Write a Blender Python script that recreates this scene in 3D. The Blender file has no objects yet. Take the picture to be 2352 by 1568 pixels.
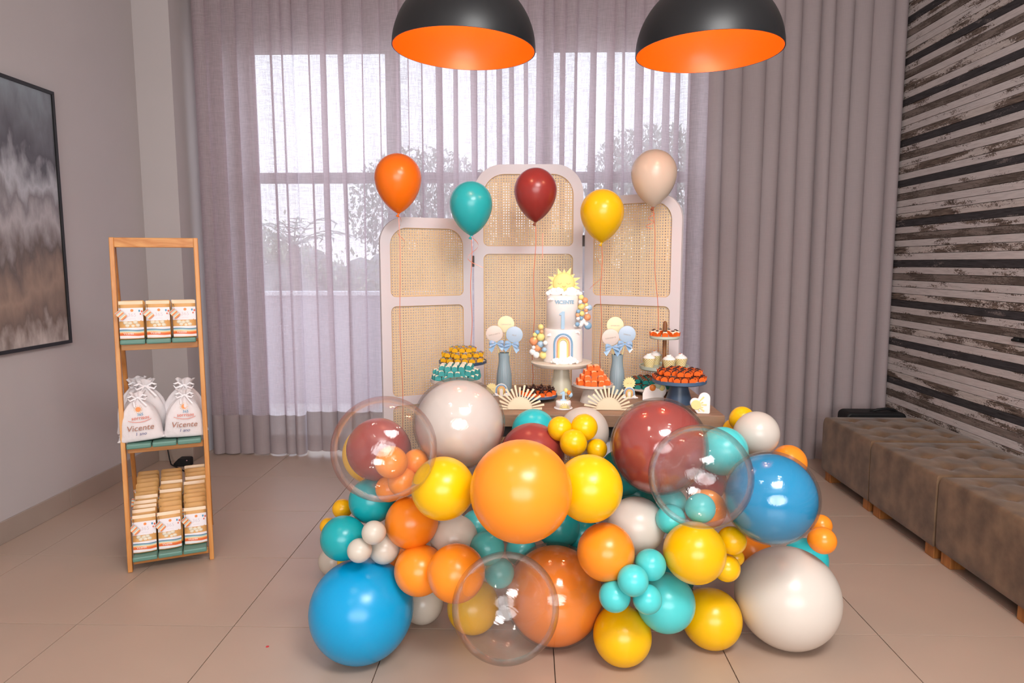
import bpy, bmesh, math, random
from mathutils import Vector, Matrix, Euler
R = math.radians
PI = math.pi
SC = bpy.context.scene
COL = SC.collection

# ------------------------------------------------------------------ camera
cam_d = bpy.data.cameras.new('camera'); cam_d.sensor_width = 36.0; cam_d.lens = 24.0
cam_d.clip_start = 0.05; cam_d.clip_end = 200
cam = bpy.data.objects.new('camera', cam_d); COL.objects.link(cam)
cam.location = (0, 0, 1.36)
cam.rotation_euler = (R(90) - math.atan(180 / 1568), 0, math.atan(39 / 1568))
SC.camera = cam

# ------------------------------------------------------------------ world: pale overcast sky
world = bpy.data.worlds.new('sky'); SC.world = world; world.use_nodes = True
wn = world.node_tree.nodes; wl = world.node_tree.links
bg = wn['Background']
tc = wn.new('ShaderNodeTexCoord'); sep = wn.new('ShaderNodeSeparateXYZ'); ramp = wn.new('ShaderNodeValToRGB')
wl.new(tc.outputs['Generated'], sep.inputs[0]); wl.new(sep.outputs['Z'], ramp.inputs[0])
ramp.color_ramp.elements[0].position = 0.0; ramp.color_ramp.elements[0].color = (0.80, 0.84, 0.90, 1)
ramp.color_ramp.elements[1].position = 0.6; ramp.color_ramp.elements[1].color = (0.74, 0.85, 1.0, 1)
wl.new(ramp.outputs[0], bg.inputs['Color']); bg.inputs['Strength'].default_value = 3.7

# ------------------------------------------------------------------ soft lights: flash bounced off the ceiling above the camera, added fill behind it
def area(name, loc, target, sx, sy, power, color):
    d = bpy.data.lights.new(name, 'AREA'); d.shape = 'ELLIPSE'; d.size = sx; d.size_y = sy
    d.energy = power; d.color = color
    o = bpy.data.objects.new(name, d); COL.objects.link(o); o.location = loc
    o.rotation_euler = (Vector(target) - Vector(loc)).to_track_quat('-Z', 'Y').to_euler()
    return o
area('ceiling_bounce_light', (0.75, 0.25, 3.05), (0.1, 2.6, 0.5), 1.3, 1.0, 90, (1.0, 0.99, 0.98))
area('room_fill_light', (0.3, -2.6, 1.75), (0.1, 3.0, 0.9), 3.8, 2.2, 132, (1.0, 0.99, 0.98))

# ------------------------------------------------------------------ exposure
vs = SC.view_settings
SC.display_settings.display_device = 'sRGB'
vs.view_transform = 'Standard'; vs.look = 'None'; vs.exposure = 0.0; vs.gamma = 1.0; vs.use_curve_mapping = False
SC.cycles.transparent_max_bounces = 20
SC.cycles.max_bounces = 6; SC.cycles.diffuse_bounces = 3; SC.cycles.glossy_bounces = 3
SC.cycles.caustics_reflective = False; SC.cycles.caustics_refractive = False
SC.cycles.sample_clamp_indirect = 5.0

# ================================================================== helpers
def lin(h):
    h = h.lstrip('#')
    out = []
    for i in (0, 2, 4):
        c = int(h[i:i + 2], 16) / 255
        out.append(c / 12.92 if c <= 0.04045 else ((c + 0.055) / 1.055) ** 2.4)
    return (*out, 1.0)

MATS = {}
def M(name, hexc=None, rough=0.5, spec=0.5, vary=0.0, scale=8.0, bump=0.0, bscale=60.0, coat=0.0, metal=0.0, sss=0.0, emit=0.0, stretch=None, sheen=0.0):
    if name in MATS: return MATS[name]
    m = bpy.data.materials.new(name); m.use_nodes = True; MATS[name] = m
    nt = m.node_tree; n = nt.nodes; p = n['Principled BSDF']
    c = lin(hexc)
    p.inputs['Base Color'].default_value = c
    p.inputs['Roughness'].default_value = rough
    p.inputs['Specular IOR Level'].default_value = spec
    p.inputs['Metallic'].default_value = metal
    p.inputs['Coat Weight'].default_value = coat
    p.inputs['Coat Roughness'].default_value = 0.03
    if sheen: p.inputs['Sheen Weight'].default_value = sheen
    if sss:
        p.inputs['Subsurface Weight'].default_value = sss
        p.inputs['Subsurface Radius'].default_value = (0.02, 0.012, 0.008)
        p.inputs['Subsurface Scale'].default_value = 0.5
    if emit:
        p.inputs['Emission Color'].default_value = c; p.inputs['Emission Strength'].default_value = emit
    if vary or bump:
        t = n.new('ShaderNodeTexCoord'); mp = n.new('ShaderNodeMapping')
        nt.links.new(t.outputs['Object'], mp.inputs[0])
        if stretch: mp.inputs['Scale'].default_value = stretch
    if vary:
        nz = n.new('ShaderNodeTexNoise'); nz.inputs['Scale'].default_value = scale; nz.inputs['Detail'].default_value = 5
        nt.links.new(mp.outputs[0], nz.inputs['Vector'])
        r = n.new('ShaderNodeValToRGB')
        r.color_ramp.elements[0].position = 0.3; r.color_ramp.elements[1].position = 0.7
        r.color_ramp.elements[0].color = tuple(max(0, x * (1 - vary)) for x in c[:3]) + (1,)
        r.color_ramp.elements[1].color = tuple(min(1, x * (1 + vary)) for x in c[:3]) + (1,)
        nt.links.new(nz.outputs['Fac'], r.inputs[0]); nt.links.new(r.outputs[0], p.inputs['Base Color'])
    if bump:
        nb = n.new('ShaderNodeTexNoise'); nb.inputs['Scale'].default_value = bscale; nb.inputs['Detail'].default_value = 3
        nt.links.new(mp.outputs[0], nb.inputs['Vector'])
        b = n.new('ShaderNodeBump'); b.inputs['Strength'].default_value = bump; b.inputs['Distance'].default_value = 0.01
        nt.links.new(nb.outputs['Fac'], b.inputs['Height']); nt.links.new(b.outputs[0], p.inputs['Normal'])
    return m

class G:
    """collects shapes of ONE part, then links them as one mesh object"""
    def __init__(s): s.v = []; s.f = []
    def add(s, vs_, fs_, mat=None):
        k = len(s.v)
        s.v += [tuple(mat @ Vector(a)) if mat else tuple(a) for a in vs_]
        s.f += [tuple(i + k for i in f) for f in fs_]
        return s
    def box(s, x0, x1, y0, y1, z0, z1, mat=None):
        v = [(x0, y0, z0), (x1, y0, z0), (x1, y1, z0), (x0, y1, z0), (x0, y0, z1), (x1, y0, z1), (x1, y1, z1), (x0, y1, z1)]
        f = [(0, 3, 2, 1), (4, 5, 6, 7), (0, 1, 5, 4), (1, 2, 6, 5), (2, 3, 7, 6), (3, 0, 4, 7)]
        return s.add(v, f, mat)
    def bar(s, a, b, w, d, side=(1, 0, 0)):
        """box beam from a to b, w across 'side', d across the third axis"""
        a, b = Vector(a), Vector(b); t = (b - a).normalized(); sd = Vector(side)
        sd = (sd - t * sd.dot(t)).normalized(); o = t.cross(sd)
        v = []
        for q in (a, b):
            for i, j in ((-1, -1), (1, -1), (1, 1), (-1, 1)): v.append(q + sd * (w / 2 * i) + o * (d / 2 * j))
        return s.add(v, [(0, 3, 2, 1), (4, 5, 6, 7), (0, 1, 5, 4), (1, 2, 6, 5), (2, 3, 7, 6), (3, 0, 4, 7)])
    def lathe(s, prof, n=32, mat=None, cap=True):
        v = []; f = []
        for r, z in prof:
            for i in range(n):
                a = 2 * PI * i / n; v.append((r * math.cos(a), r * math.sin(a), z))
        for j in range(len(prof) - 1):
            for i in range(n):
                f.append((j * n + i, j * n + (i + 1) % n, (j + 1) * n + (i + 1) % n, (j + 1) * n + i))
        if cap:
            if prof[0][0] > 1e-6: f.append(tuple(range(n - 1, -1, -1)))
            if prof[-1][0] > 1e-6: f.append(tuple(range((len(prof) - 1) * n, len(prof) * n)))
        return s.add(v, f, mat)
    def ball(s, c, r, nu=16, nv=10, sc=(1, 1, 1)):
        v = [(c[0], c[1], c[2] - r * sc[2])]
        for j in range(1, nv):
            t = -PI / 2 + PI * j / nv
            for i in range(nu):
                a = 2 * PI * i / nu
                v.append((c[0] + r * sc[0] * math.cos(t) * math.cos(a), c[1] + r * sc[1] * math.cos(t) * math.sin(a), c[2] + r * sc[2] * math.sin(t)))
        v.append((c[0], c[1], c[2] + r * sc[2])); top = len(v) - 1
        f = [(0, 1 + (i + 1) % nu, 1 + i) for i in range(nu)]
        for j in range(nv - 2):
            for i in range(nu):
                a = 1 + j * nu; f.append((a + i, a + (i + 1) % nu, a + nu + (i + 1) % nu, a + nu + i))
        a = 1 + (nv - 2) * nu
        f += [(a + i, a + (i + 1) % nu, top) for i in range(nu)]
        return s.add(v, f)
    def tube(s, pts, r, n=8, cap=True):
        pts = [Vector(p) for p in pts]; v = []; f = []
        rr = r if isinstance(r, (list, tuple)) else [r] * len(pts)
        t0 = (pts[1] - pts[0]).normalized()
        nrm = t0.orthogonal().normalized()
        for k, p in enumerate(pts):
            t = (pts[min(k + 1, len(pts) - 1)] - pts[max(k - 1, 0)])
            t = t.normalized() if t.length > 1e-9 else t0
            nrm = (nrm - t * nrm.dot(t))
            nrm = nrm.normalized() if nrm.length > 1e-6 else t.orthogonal().normalized()
            b = t.cross(nrm)
            for i in range(n):
                a = 2 * PI * i / n; v.append(p + (nrm * math.cos(a) + b * math.sin(a)) * rr[k])
        for k in range(len(pts) - 1):
            for i in range(n): f.append((k * n + i, k * n + (i + 1) % n, (k + 1) * n + (i + 1) % n, (k + 1) * n + i))
        if cap: f += [tuple(range(n - 1, -1, -1)), tuple(range((len(pts) - 1) * n, len(pts) * n))]
        return s.add(v, f)
    def prism(s, out, y0, y1, mat=None):
        """outline in x,z (counter-clockwise seen from -y) extruded along y"""
        n = len(out)
        v = [(x, y0, z) for x, z in out] + [(x, y1, z) for x, z in out]
        f = [tuple(range(n)), tuple(range(2 * n - 1, n - 1, -1))]
        f += [(i, n + i, n + (i + 1) % n, (i + 1) % n) for i in range(n)]
        return s.add(v, f, mat)
    def strip(s, pts, wdir, w, th=0.0006):
        """flat ribbon along pts, width w along wdir"""
        wd = Vector(wdir).normalized(); v = []; f = []
        for p in pts: v += [Vector(p) - wd * w / 2, Vector(p) + wd * w / 2]
        for k in range(len(pts) - 1): f.append((2 * k, 2 * k + 1, 2 * k + 3, 2 * k + 2))
        return s.add(v, f)
    def mesh(s, name):
        me = bpy.data.meshes.new(name); me.from_pydata(s.v, [], s.f); me.update(); return me
    def build(s, name, mat, parent=None, loc=None, rot=None, smooth=False, bevel=0.0, label=None):
        me = s.mesh(name)
        bm = bmesh.new(); bm.from_mesh(me)
        bmesh.ops.recalc_face_normals(bm, faces=bm.faces); 
        bm.to_mesh(me); bm.free()
        o = bpy.data.objects.new(name, me); COL.objects.link(o)
        me.materials.append(mat)
        if smooth: me.shade_smooth()
        if smooth == 'auto':
            me.shade_smooth()
            mod = None
            me.set_sharp_from_angle(angle=R(38))
        if loc: o.location = loc
        if rot: o.rotation_euler = rot
        if parent: o.parent = parent
        if label: o['label'] = label
        if bevel:
            b = o.modifiers.new('bevel', 'BEVEL'); b.width = bevel; b.segments = 2; b.limit_method = 'ANGLE'; b.angle_limit = R(40)
        return o

def inst(me, name, parent=None, loc=None, rot=None, scale=None):
    o = bpy.data.objects.new(name, me); COL.objects.link(o)
    if parent: o.parent = parent
    if loc: o.location = loc
    if rot: o.rotation_euler = rot
    if scale: o.scale = scale
    return o
def tag(o, label=None, cat=None, group=None, kind=None):
    if label: o['label'] = label
    if cat: o['category'] = cat
    if group: o['group'] = group
    if kind: o['kind'] = kind
    return o
def thing(name, loc, label, cat, rz=0.0, group=None):
    o = bpy.data.objects.new(name, None); COL.objects.link(o); o.location = loc; o.rotation_euler = (0, 0, rz)
    o.empty_display_size = 0.05
    return tag(o, label, cat, group)
def copy_tree(o, parent=None):
    c = o.copy(); COL.objects.link(c); c.parent = parent
    for ch in o.children: copy_tree(ch, c)
    return c
def struct(o): o['kind'] = 'structure'; return o
def text_mesh(body, size, extrude=0.0006, offset=0.0):
    cu = bpy.data.curves.new('lettering', 'FONT'); cu.body = body; cu.size = size; cu.extrude = extrude
    cu.offset = offset; cu.align_x = 'CENTER'; cu.align_y = 'CENTER'; cu.resolution_u = 3
    o = bpy.data.objects.new('tmp', cu); COL.objects.link(o)
    dg = bpy.context.evaluated_depsgraph_get(); dg.update()
    me = bpy.data.meshes.new_from_object(o.evaluated_get(dg))
    bpy.data.objects.remove(o); bpy.data.curves.remove(cu)
    return me
def text_up(body, size, extrude=0.0006, shear=0.0, offset=0.0):
    """lettering standing in the x-z plane, facing -y"""
    me = text_mesh(body, size, extrude, offset)
    for v in me.vertices:
        x, y, z = v.co; v.co = (x + shear * y, -z, y)
    return me
def rrect(x0, x1, z0, z1, rt, rb, n=8):
    """rounded rectangle outline, counter-clockwise in (x,z): rt = top corners, rb = bottom corners"""
    p = []
    for cx, cz, r, a0 in ((x1 - rb, z0 + rb, rb, -90), (x1 - rt, z1 - rt, rt, 0), (x0 + rt, z1 - rt, rt, 90), (x0 + rb, z0 + rb, rb, 180)):
        if r < 1e-5: p.append((cx, cz)); continue
        for i in range(n + 1):
            a = R(a0 + 90 * i / n); p.append((cx + r * math.cos(a), cz + r * math.sin(a)))
    return p
def rnd(a, b): return random.uniform(a, b)
random.seed(7)

def wood_mat(name, c1, c2, axis='z', rough=0.45, scale=1.0):
    if name in MATS: return MATS[name]
    m = bpy.data.materials.new(name); m.use_nodes = True; MATS[name] = m
    nt = m.node_tree; n = nt.nodes; p = n['Principled BSDF']; p.inputs['Roughness'].default_value = rough
    t = n.new('ShaderNodeTexCoord'); mp = n.new('ShaderNodeMapping'); oi = n.new('ShaderNodeObjectInfo')
    ad = n.new('ShaderNodeVectorMath'); ad.operation = 'ADD'
    nt.links.new(t.outputs['Object'], ad.inputs[0]); nt.links.new(oi.outputs['Random'], ad.inputs[1]); nt.links.new(ad.outputs[0], mp.inputs[0])
    s = {'x': (1.2, 14, 14), 'y': (14, 1.2, 14), 'z': (14, 14, 1.2)}[axis]
    mp.inputs['Scale'].default_value = tuple(k * scale for k in s)
    nz = n.new('ShaderNodeTexNoise'); nz.inputs['Scale'].default_value = 2.2; nz.inputs['Detail'].default_value = 6; nz.inputs['Distortion'].default_value = 0.6
    wv = n.new('ShaderNodeMath'); wv.operation = 'MULTIPLY'; wv.inputs[1].default_value = 3.7
    fr = n.new('ShaderNodeMath'); fr.operation = 'PINGPONG'; fr.inputs[1].default_value = 1.0
    nt.links.new(mp.outputs[0], nz.inputs['Vector']); nt.links.new(nz.outputs['Fac'], wv.inputs[0]); nt.links.new(wv.outputs[0], fr.inputs[0])
    r = n.new('ShaderNodeValToRGB'); r.color_ramp.elements[0].color = lin(c1); r.color_ramp.elements[1].color = lin(c2)
    nt.links.new(fr.outputs[0], r.inputs[0]); nt.links.new(r.outputs[0], p.inputs['Base Color'])
    return m
def mixn(nt, a, b, fac):
    mx = nt.nodes.new('ShaderNodeMixShader'); nt.links.new(a, mx.inputs[1]); nt.links.new(b, mx.inputs[2])
    if isinstance(fac, (int, float)): mx.inputs[0].default_value = fac
    else: nt.links.new(fac, mx.inputs[0])
    return mx.outputs[0]
# ================================================================== THE ROOM
XL, XR, YB, YW, ZC = -2.567, 2.49, -3.0, 4.95, 3.2
wall_m = M('painted_wall', '#c3bab9', 0.75, 0.25, vary=0.03, scale=1.5, bump=0.04, bscale=180)
ceil_m = M('white_ceiling', '#dcd8d4', 0.8, 0.2)

# floor of square porcelain tiles
floor = struct(G().box(XL - 0.2, XR + 0.2, YB, YW + 0.15, -0.2, -0.008).build('floor', M('grout', '#6d5f55', 0.9, 0.1)))
tile_m = M('porcelain_tile', '#b89f8e', 0.33, 0.5, vary=0.035, scale=2.2, bump=0.012, bscale=240)
def cuts(lo, hi, origin, step):
    k0 = math.floor((lo - origin) / step); out = []
    k = k0
    while origin + k * step < hi - 1e-6:
        a = max(lo, origin + k * step); b = min(hi, origin + (k + 1) * step)
        if b - a > 0.02: out.append((a, b))
        k += 1
    return out
tile_meshes = {}
for (a, b) in cuts(XL, XR, -1.71, 0.6):
    for (c, d) in cuts(-0.6, YW, 2.408, 0.6):
        key = (round(b - a, 4), round(d - c, 4))
        if key not in tile_meshes:
            g = 0.0017; o = 0.0005
            w, l = b - a, d - c
            gg = G()
            v = [(g, g, -0.008), (w - g, g, -0.008), (w - g, l - g, -0.008), (g, l - g, -0.008),
                 (g, g, -o), (w - g, g, -o), (w - g, l - g, -o), (g, l - g, -o),
                 (g + o, g + o, 0), (w - g - o, g + o, 0), (w - g - o, l - g - o, 0), (g + o, l - g - o, 0)]
            f = [(8, 9, 10, 11)]
            for i in range(4):
                j = (i + 1) % 4
                f += [(i, j, 4 + j, 4 + i), (4 + i, 4 + j, 8 + j, 8 + i)]
            gg.add(v, f); me = gg.mesh('tile'); me.materials.append(tile_m); tile_meshes[key] = me
        inst(tile_meshes[key], 'tile', floor, (a, c, 0))
for (a, b) in [(XL, XR)]:   # the floor goes on behind the camera
    for (c, d) in cuts(YB, -0.592, 2.408, 0.6):
        G().box(a, b, c + 0.002, d - 0.002, -0.008, 0).build('tile', tile_m, floor)

ceiling = struct(G().box(XL - 0.2, XR + 0.2, YB - 0.15, YW + 0.15, ZC, ZC + 0.15).build('ceiling', ceil_m))
struct(G().box(XL - 0.15, XL, YB, YW + 0.15, -0.1, ZC).build('wall_left', wall_m))
# pier in the left corner that closes the curtain recess
struct(G().box(XL, -2.325, 4.55, YW + 0.1, 0, ZC).build('trim_1', wall_m))
# baseboard of the same tile along the left wall and the pier
bb = struct(G().box(XL, XL + 0.006, YB, 4.55, 0, 0.108).build('baseboard_left', M('baseboard_joint', '#7c6f67', 0.8, 0.2)))
for (c, d) in cuts(YB, 4.55, 3.626, 0.6):
    G().box(XL, XL + 0.011, c + 0.001, d - 0.001, 0, 0.11).build('tile', M('baseboard_tile', '#a8968a', 0.4, 0.45, vary=0.05, scale=3), bb, bevel=0.002)
bb2 = struct(G().box(XL, -2.325 + 0.006, 4.544, 4.55, 0, 0.108).build('baseboard_back', MATS['baseboard_joint']))
G().box(XL + 0.011, -2.314, 4.539, 4.55, 0, 0.11).build('tile', MATS['baseboard_tile'], bb2, bevel=0.002)
G().box(-2.325, -2.314, 4.55, 4.70, 0, 0.11).build('tile', MATS['baseboard_tile'], bb2, bevel=0.002)

# window wall: opening from floor to header
WX0, WX1, WZ1 = -2.03, 1.17, 2.87
g = G()
g.box(XL - 0.15, WX0, YW, YW + 0.15, 0, ZC); g.box(WX1, XR + 0.15, YW, YW + 0.15, 0, ZC); g.box(WX0, WX1, YW, YW + 0.15, WZ1, ZC)
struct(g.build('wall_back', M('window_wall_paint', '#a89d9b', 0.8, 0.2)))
fr_m = M('window_aluminium', '#8a7d7d', 0.5, 0.4)
glass = bpy.data.materials.new('window_glass'); glass.use_nodes = True
nt = glass.node_tree; nt.nodes.clear()
out = nt.nodes.new('ShaderNodeOutputMaterial'); tr = nt.nodes.new('ShaderNodeBsdfTransparent'); gl = nt.nodes.new('ShaderNodeBsdfGlossy')
gl.inputs['Roughness'].default_value = 0.02
lw = nt.nodes.new('ShaderNodeFresnel'); lw.inputs[0].default_value = 1.4
nt.links.new(mixn(nt, tr.outputs[0], gl.outputs[0], lw.outputs[0]), out.inputs[0])
win = struct(thing('window_1', (0, 0, 0), None, None))
yf0, yf1 = 4.97, 5.05
for x0, x1, z0, z1 in ((WX0, WX0 + 0.045, 0, WZ1), (WX1 - 0.045, WX1, 0, WZ1), (-1.018, -0.925, 0, WZ1), (0.073, 0.158, 0, WZ1)):
    G().box(x0, x1, yf0, yf1, z0, z1).build('mullion', fr_m, win, bevel=0.003)
for z0, z1, nm in ((1.935, 2.005, 'transom'), (WZ1 - 0.03, WZ1, 'head'), (0, 0.06, 'threshold')):
    for x0, x1 in ((WX0 + 0.045, -1.018), (-0.925, 0.073), (0.158, WX1 - 0.045)):
        G().box(x0, x1, yf0 + 0.004, yf1 - 0.004, z0, z1).build(nm, fr_m if nm != 'threshold' else M('black_track', '#191616', 0.5), win)
for x0, x1 in ((WX0 + 0.045, -1.018), (-0.925, 0.073), (0.158, WX1 - 0.045)):
    for z0, z1 in ((0.06, 1.935), (2.005, WZ1 - 0.03)):
        G().add([(x0, 5.01, z0), (x1, 5.01, z0), (x1, 5.01, z1), (x0, 5.01, z1)], [(0, 1, 2, 3)]).build('pane', glass, win)

# rear wall behind the camera with two daylight windows
g = G()
RW = [(-1.7, -0.5), (0.7, 1.9)]
g.box(XL - 0.15, XR + 0.15, YB - 0.15, YB, 0, 0.9); g.box(XL - 0.15, XR + 0.15, YB - 0.15, YB, 2.3, ZC)
for x0, x1 in ((XL - 0.15, -1.7), (-0.5, 0.7), (1.9, XR + 0.15)): g.box(x0, x1, YB - 0.15, YB, 0.9, 2.3)
struct(g.build('wall_rear', wall_m))
for k, (x0, x1) in enumerate(RW):
    g = G(); xm = (x0 + x1) / 2
    for a, b, c, d in ((x0, x0 + .05, .9, 2.3), (x1 - .05, x1, .9, 2.3), (xm - .025, xm + .025, .9, 2.3), (x0, x1, .9, .95), (x0, x1, 2.25, 2.3), (x0, x1, 1.58, 1.62)):
        g.box(a, b, YB - 0.1, YB - 0.05, c, d)
    struct(g.build('window_%d' % (k + 2), fr_m))

# ------------------------------------------------------------------ right wall: rows of weathered planks
def plank_mat(name, paint, wood, wear, dark=False):
    m = bpy.data.materials.new(name); m.use_nodes = True
    nt = m.node_tree; n = nt.nodes; L = nt.links; p = n['Principled BSDF']; p.inputs['Roughness'].default_value = 0.7
    p.inputs['Specular IOR Level'].default_value = 0.25
    t = n.new('ShaderNodeTexCoord'); oi = n.new('ShaderNodeObjectInfo'); ml = n.new('ShaderNodeMath'); ml.operation = 'MULTIPLY'; ml.inputs[1].default_value = 40
    cb = n.new('ShaderNodeCombineXYZ'); ad = n.new('ShaderNodeVectorMath')
    L.new(oi.outputs['Random'], ml.inputs[0]); L.new(ml.outputs[0], cb.inputs[1]); L.new(ml.outputs[0], cb.inputs[2])
    L.new(t.outputs['Object'], ad.inputs[0]); L.new(cb.outputs[0], ad.inputs[1])
    def noise(scale, vec, detail=6, dist=0.0):
        mp = n.new('ShaderNodeMapping'); mp.inputs['Scale'].default_value = vec; L.new(ad.outputs[0], mp.inputs[0])
        z = n.new('ShaderNodeTexNoise'); z.inputs['Scale'].default_value = scale; z.inputs['Detail'].default_value = min(detail, 5)
        z.inputs['Distortion'].default_value = dist; L.new(mp.outputs[0], z.inputs['Vector']); return z.outputs['Fac']
    big = noise(3.0, (1, 1.0, 6), 2)          # where the paint has come off along the board
    chip = noise(60, (1, 1.0, 2.6), 8, 1.2)   # ragged flakes
    grain = noise(20, (1, 0.5, 9), 6, 0.4)
    a = n.new('ShaderNodeMath'); a.operation = 'MULTIPLY'; a.inputs[1].default_value = 0.9; L.new(big, a.inputs[0])
    b = n.new('ShaderNodeMath'); b.operation = 'MULTIPLY_ADD'; b.inputs[1].default_value = 0.5; L.new(chip, b.inputs[0]); L.new(a.outputs[0], b.inputs[2])
    rp = n.new('ShaderNodeValToRGB'); rp.color_ramp.elements[0].position = wear - 0.02; rp.color_ramp.elements[1].position = wear + 0.02
    L.new(b.outputs[0], rp.inputs[0])
    wr = n.new('ShaderNodeValToRGB'); wr.color_ramp.elements[0].position = 0.35; wr.color_ramp.elements[1].position = 0.7
    wr.color_ramp.elements[0].color = lin(wood[0]); wr.color_ramp.elements[1].color = lin(wood[1]); L.new(grain, wr.inputs[0])
    pr = n.new('ShaderNodeValToRGB'); pr.color_ramp.elements[0].position = 0.3; pr.color_ramp.elements[1].position = 0.6
    pr.color_ramp.elements[0].color = lin(paint[0]); pr.color_ramp.elements[1].color = lin(paint[1]); L.new(grain, pr.inputs[0])
    mx = n.new('ShaderNodeMix'); mx.data_type = 'RGBA'
    L.new(rp.outputs[0], mx.inputs['Factor']); L.new(pr.outputs[0], mx.inputs['A']); L.new(wr.outputs[0], mx.inputs['B'])
    L.new(mx.outputs['Result'], p.inputs['Base Color'])
    bp = n.new('ShaderNodeBump'); bp.inputs['Strength'].default_value = 0.25; bp.inputs['Distance'].default_value = 0.004; bp.invert = True
    L.new(rp.outputs[0], bp.inputs['Height']); L.new(bp.outputs[0], p.inputs['Normal'])
    return m
WD = ('#3d332e', '#8a786c')
pm = {'W': plank_mat('plank_white', ('#bab0ad', '#cfc5c2'), WD, 0.835),
      'V': plank_mat('plank_white_flaked', ('#b5aaa7', '#cbc1be'), WD, 0.775),
      'D': plank_mat('plank_peeled', ('#b1a49e', '#cdc2bc'), WD, 0.69),
      'K': plank_mat('plank_black', ('#2a2829', '#454143'), ('#5a5250', '#8d827e'), 0.86),
      'B': plank_mat('plank_brown', ('#685c56', '#887b74'), ('#4a3f39', '#71645c'), 0.70)}
wr_ = struct(G().box(XR, XR + 0.15, YB, YW + 0.15, -0.1, ZC).build('wall_right', M('plank_gap', '#241f1d', 0.9, 0.1)))
PH = 0.26374 / 6
seqs = ['KVBWDW', 'KVBWWD']
plank_mesh = {}
for k, m in pm.items():
    g = G(); ch = 0.0012; h = PH / 2 - 0.0012; l0, l1 = 0.0, YW - YB - 0.002
    pr = [(0, -h), (-0.008 + ch, -h), (-0.008, -h + ch), (-0.008, h - ch), (-0.008 + ch, h), (0, h)]
    v = [(x, l0, z) for x, z in pr] + [(x, l1, z) for x, z in pr]
    f = [(i, 6 + i, 7 + i, i + 1) for i in range(5)] + [(0, 1, 2, 3, 4, 5), tuple(range(11, 5, -1))]
    g.add(v, f); me = g.mesh('plank'); me.materials.append(m); plank_mesh[k] = me
zk = 1.357; k0 = -31
for i in range(-48, 42):
    z = zk - i * PH                      # i = 0 is the black board at eye level, counting downwards
    if z - PH / 2 < 0.0 or z + PH / 2 > ZC: continue
    per, j = divmod(i, 6)
    kind = seqs[(per + 1) % 2][j]
    o = inst(plank_mesh[kind], 'plank', wr_, (XR - rnd(0, 0.0025), YB + 0.001, z))

# ------------------------------------------------------------------ sheer pleated curtains
def cloth_mat(name, col, trans_lo, trans_hi, slub, tl=0.35):
    m = bpy.data.materials.new(name); m.use_nodes = True; MATS[name] = m
    nt = m.node_tree; n = nt.nodes; L = nt.links; n.clear()
    out = n.new('ShaderNodeOutputMaterial')
    t = n.new('ShaderNodeTexCoord')
    def noise(vec, scale, detail=2):
        mp = n.new('ShaderNodeMapping'); mp.inputs['Scale'].default_value = vec; L.new(t.outputs['Object'], mp.inputs[0])
        z = n.new('ShaderNodeTexNoise'); z.inputs['Scale'].default_value = scale; z.inputs['Detail'].default_value = detail; L.new(mp.outputs[0], z.inputs['Vector']); return z.outputs['Fac']
    a = noise((1, 1, 0.03), 420); b = noise((0.05, 0.05, 1), 380)
    mx = n.new('ShaderNodeMath'); mx.operation = 'ADD'; L.new(a, mx.inputs[0]); L.new(b, mx.inputs[1])
    mr = n.new('ShaderNodeMapRange'); mr.inputs[1].default_value = 0.8; mr.inputs[2].default_value = 1.2
    mr.inputs[3].default_value = trans_lo; mr.inputs[4].default_value = trans_hi; L.new(mx.outputs[0], mr.inputs[0])
    df = n.new('ShaderNodeBsdfDiffuse'); df.inputs[0].default_value = lin(col)
    tl_ = n.new('ShaderNodeBsdfTranslucent'); tl_.inputs[0].default_value = lin(col)
    tr = n.new('ShaderNodeBsdfTransparent'); tr.inputs[0].default_value = (0.97, 0.98, 1.0, 1)
    bp = n.new('ShaderNodeBump'); bp.inputs['Strength'].default_value = 0.06; bp.inputs['Distance'].default_value = 0.001
    L.new(mx.outputs[0], bp.inputs['Height']); L.new(bp.outputs[0], df.inputs['Normal'])
    base = mixn(nt, df.outputs[0], tl_.outputs[0], tl)
    L.new(mixn(nt, base, tr.outputs[0], mr.outputs[0]), out.inputs[0])
    return m
sheer = cloth_mat('sheer_linen', '#e0d1d5', 0.11, 0.285, 1.0, 0.60)
sheer_unlit = cloth_mat('sheer_linen_unlit', '#bcadae', 0.02, 0.07, 1.0, 0.25)  # darker and less see-through to paint in the missing backlight
hem_m = cloth_mat('hem_linen', '#b3a5a6', 0.02, 0.06, 1.0, 0.12)
def catmull(P, n):
    out = []
    for i in range(len(P) - 1):
        p0 = P[max(i - 1, 0)]; p1 = P[i]; p2 = P[i + 1]; p3 = P[min(i + 2, len(P) - 1)]
        for k in range(n):
            t = k / n
            out.append(tuple(0.5 * ((2 * p1[c]) + (-p0[c] + p2[c]) * t + (2 * p0[c] - 5 * p1[c] + 4 * p2[c] - p3[c]) * t * t + (-p0[c] + 3 * p1[c] - 3 * p2[c] + p3[c]) * t ** 3) for c in range(2)))
    out.append(P[-1]); return out
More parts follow.
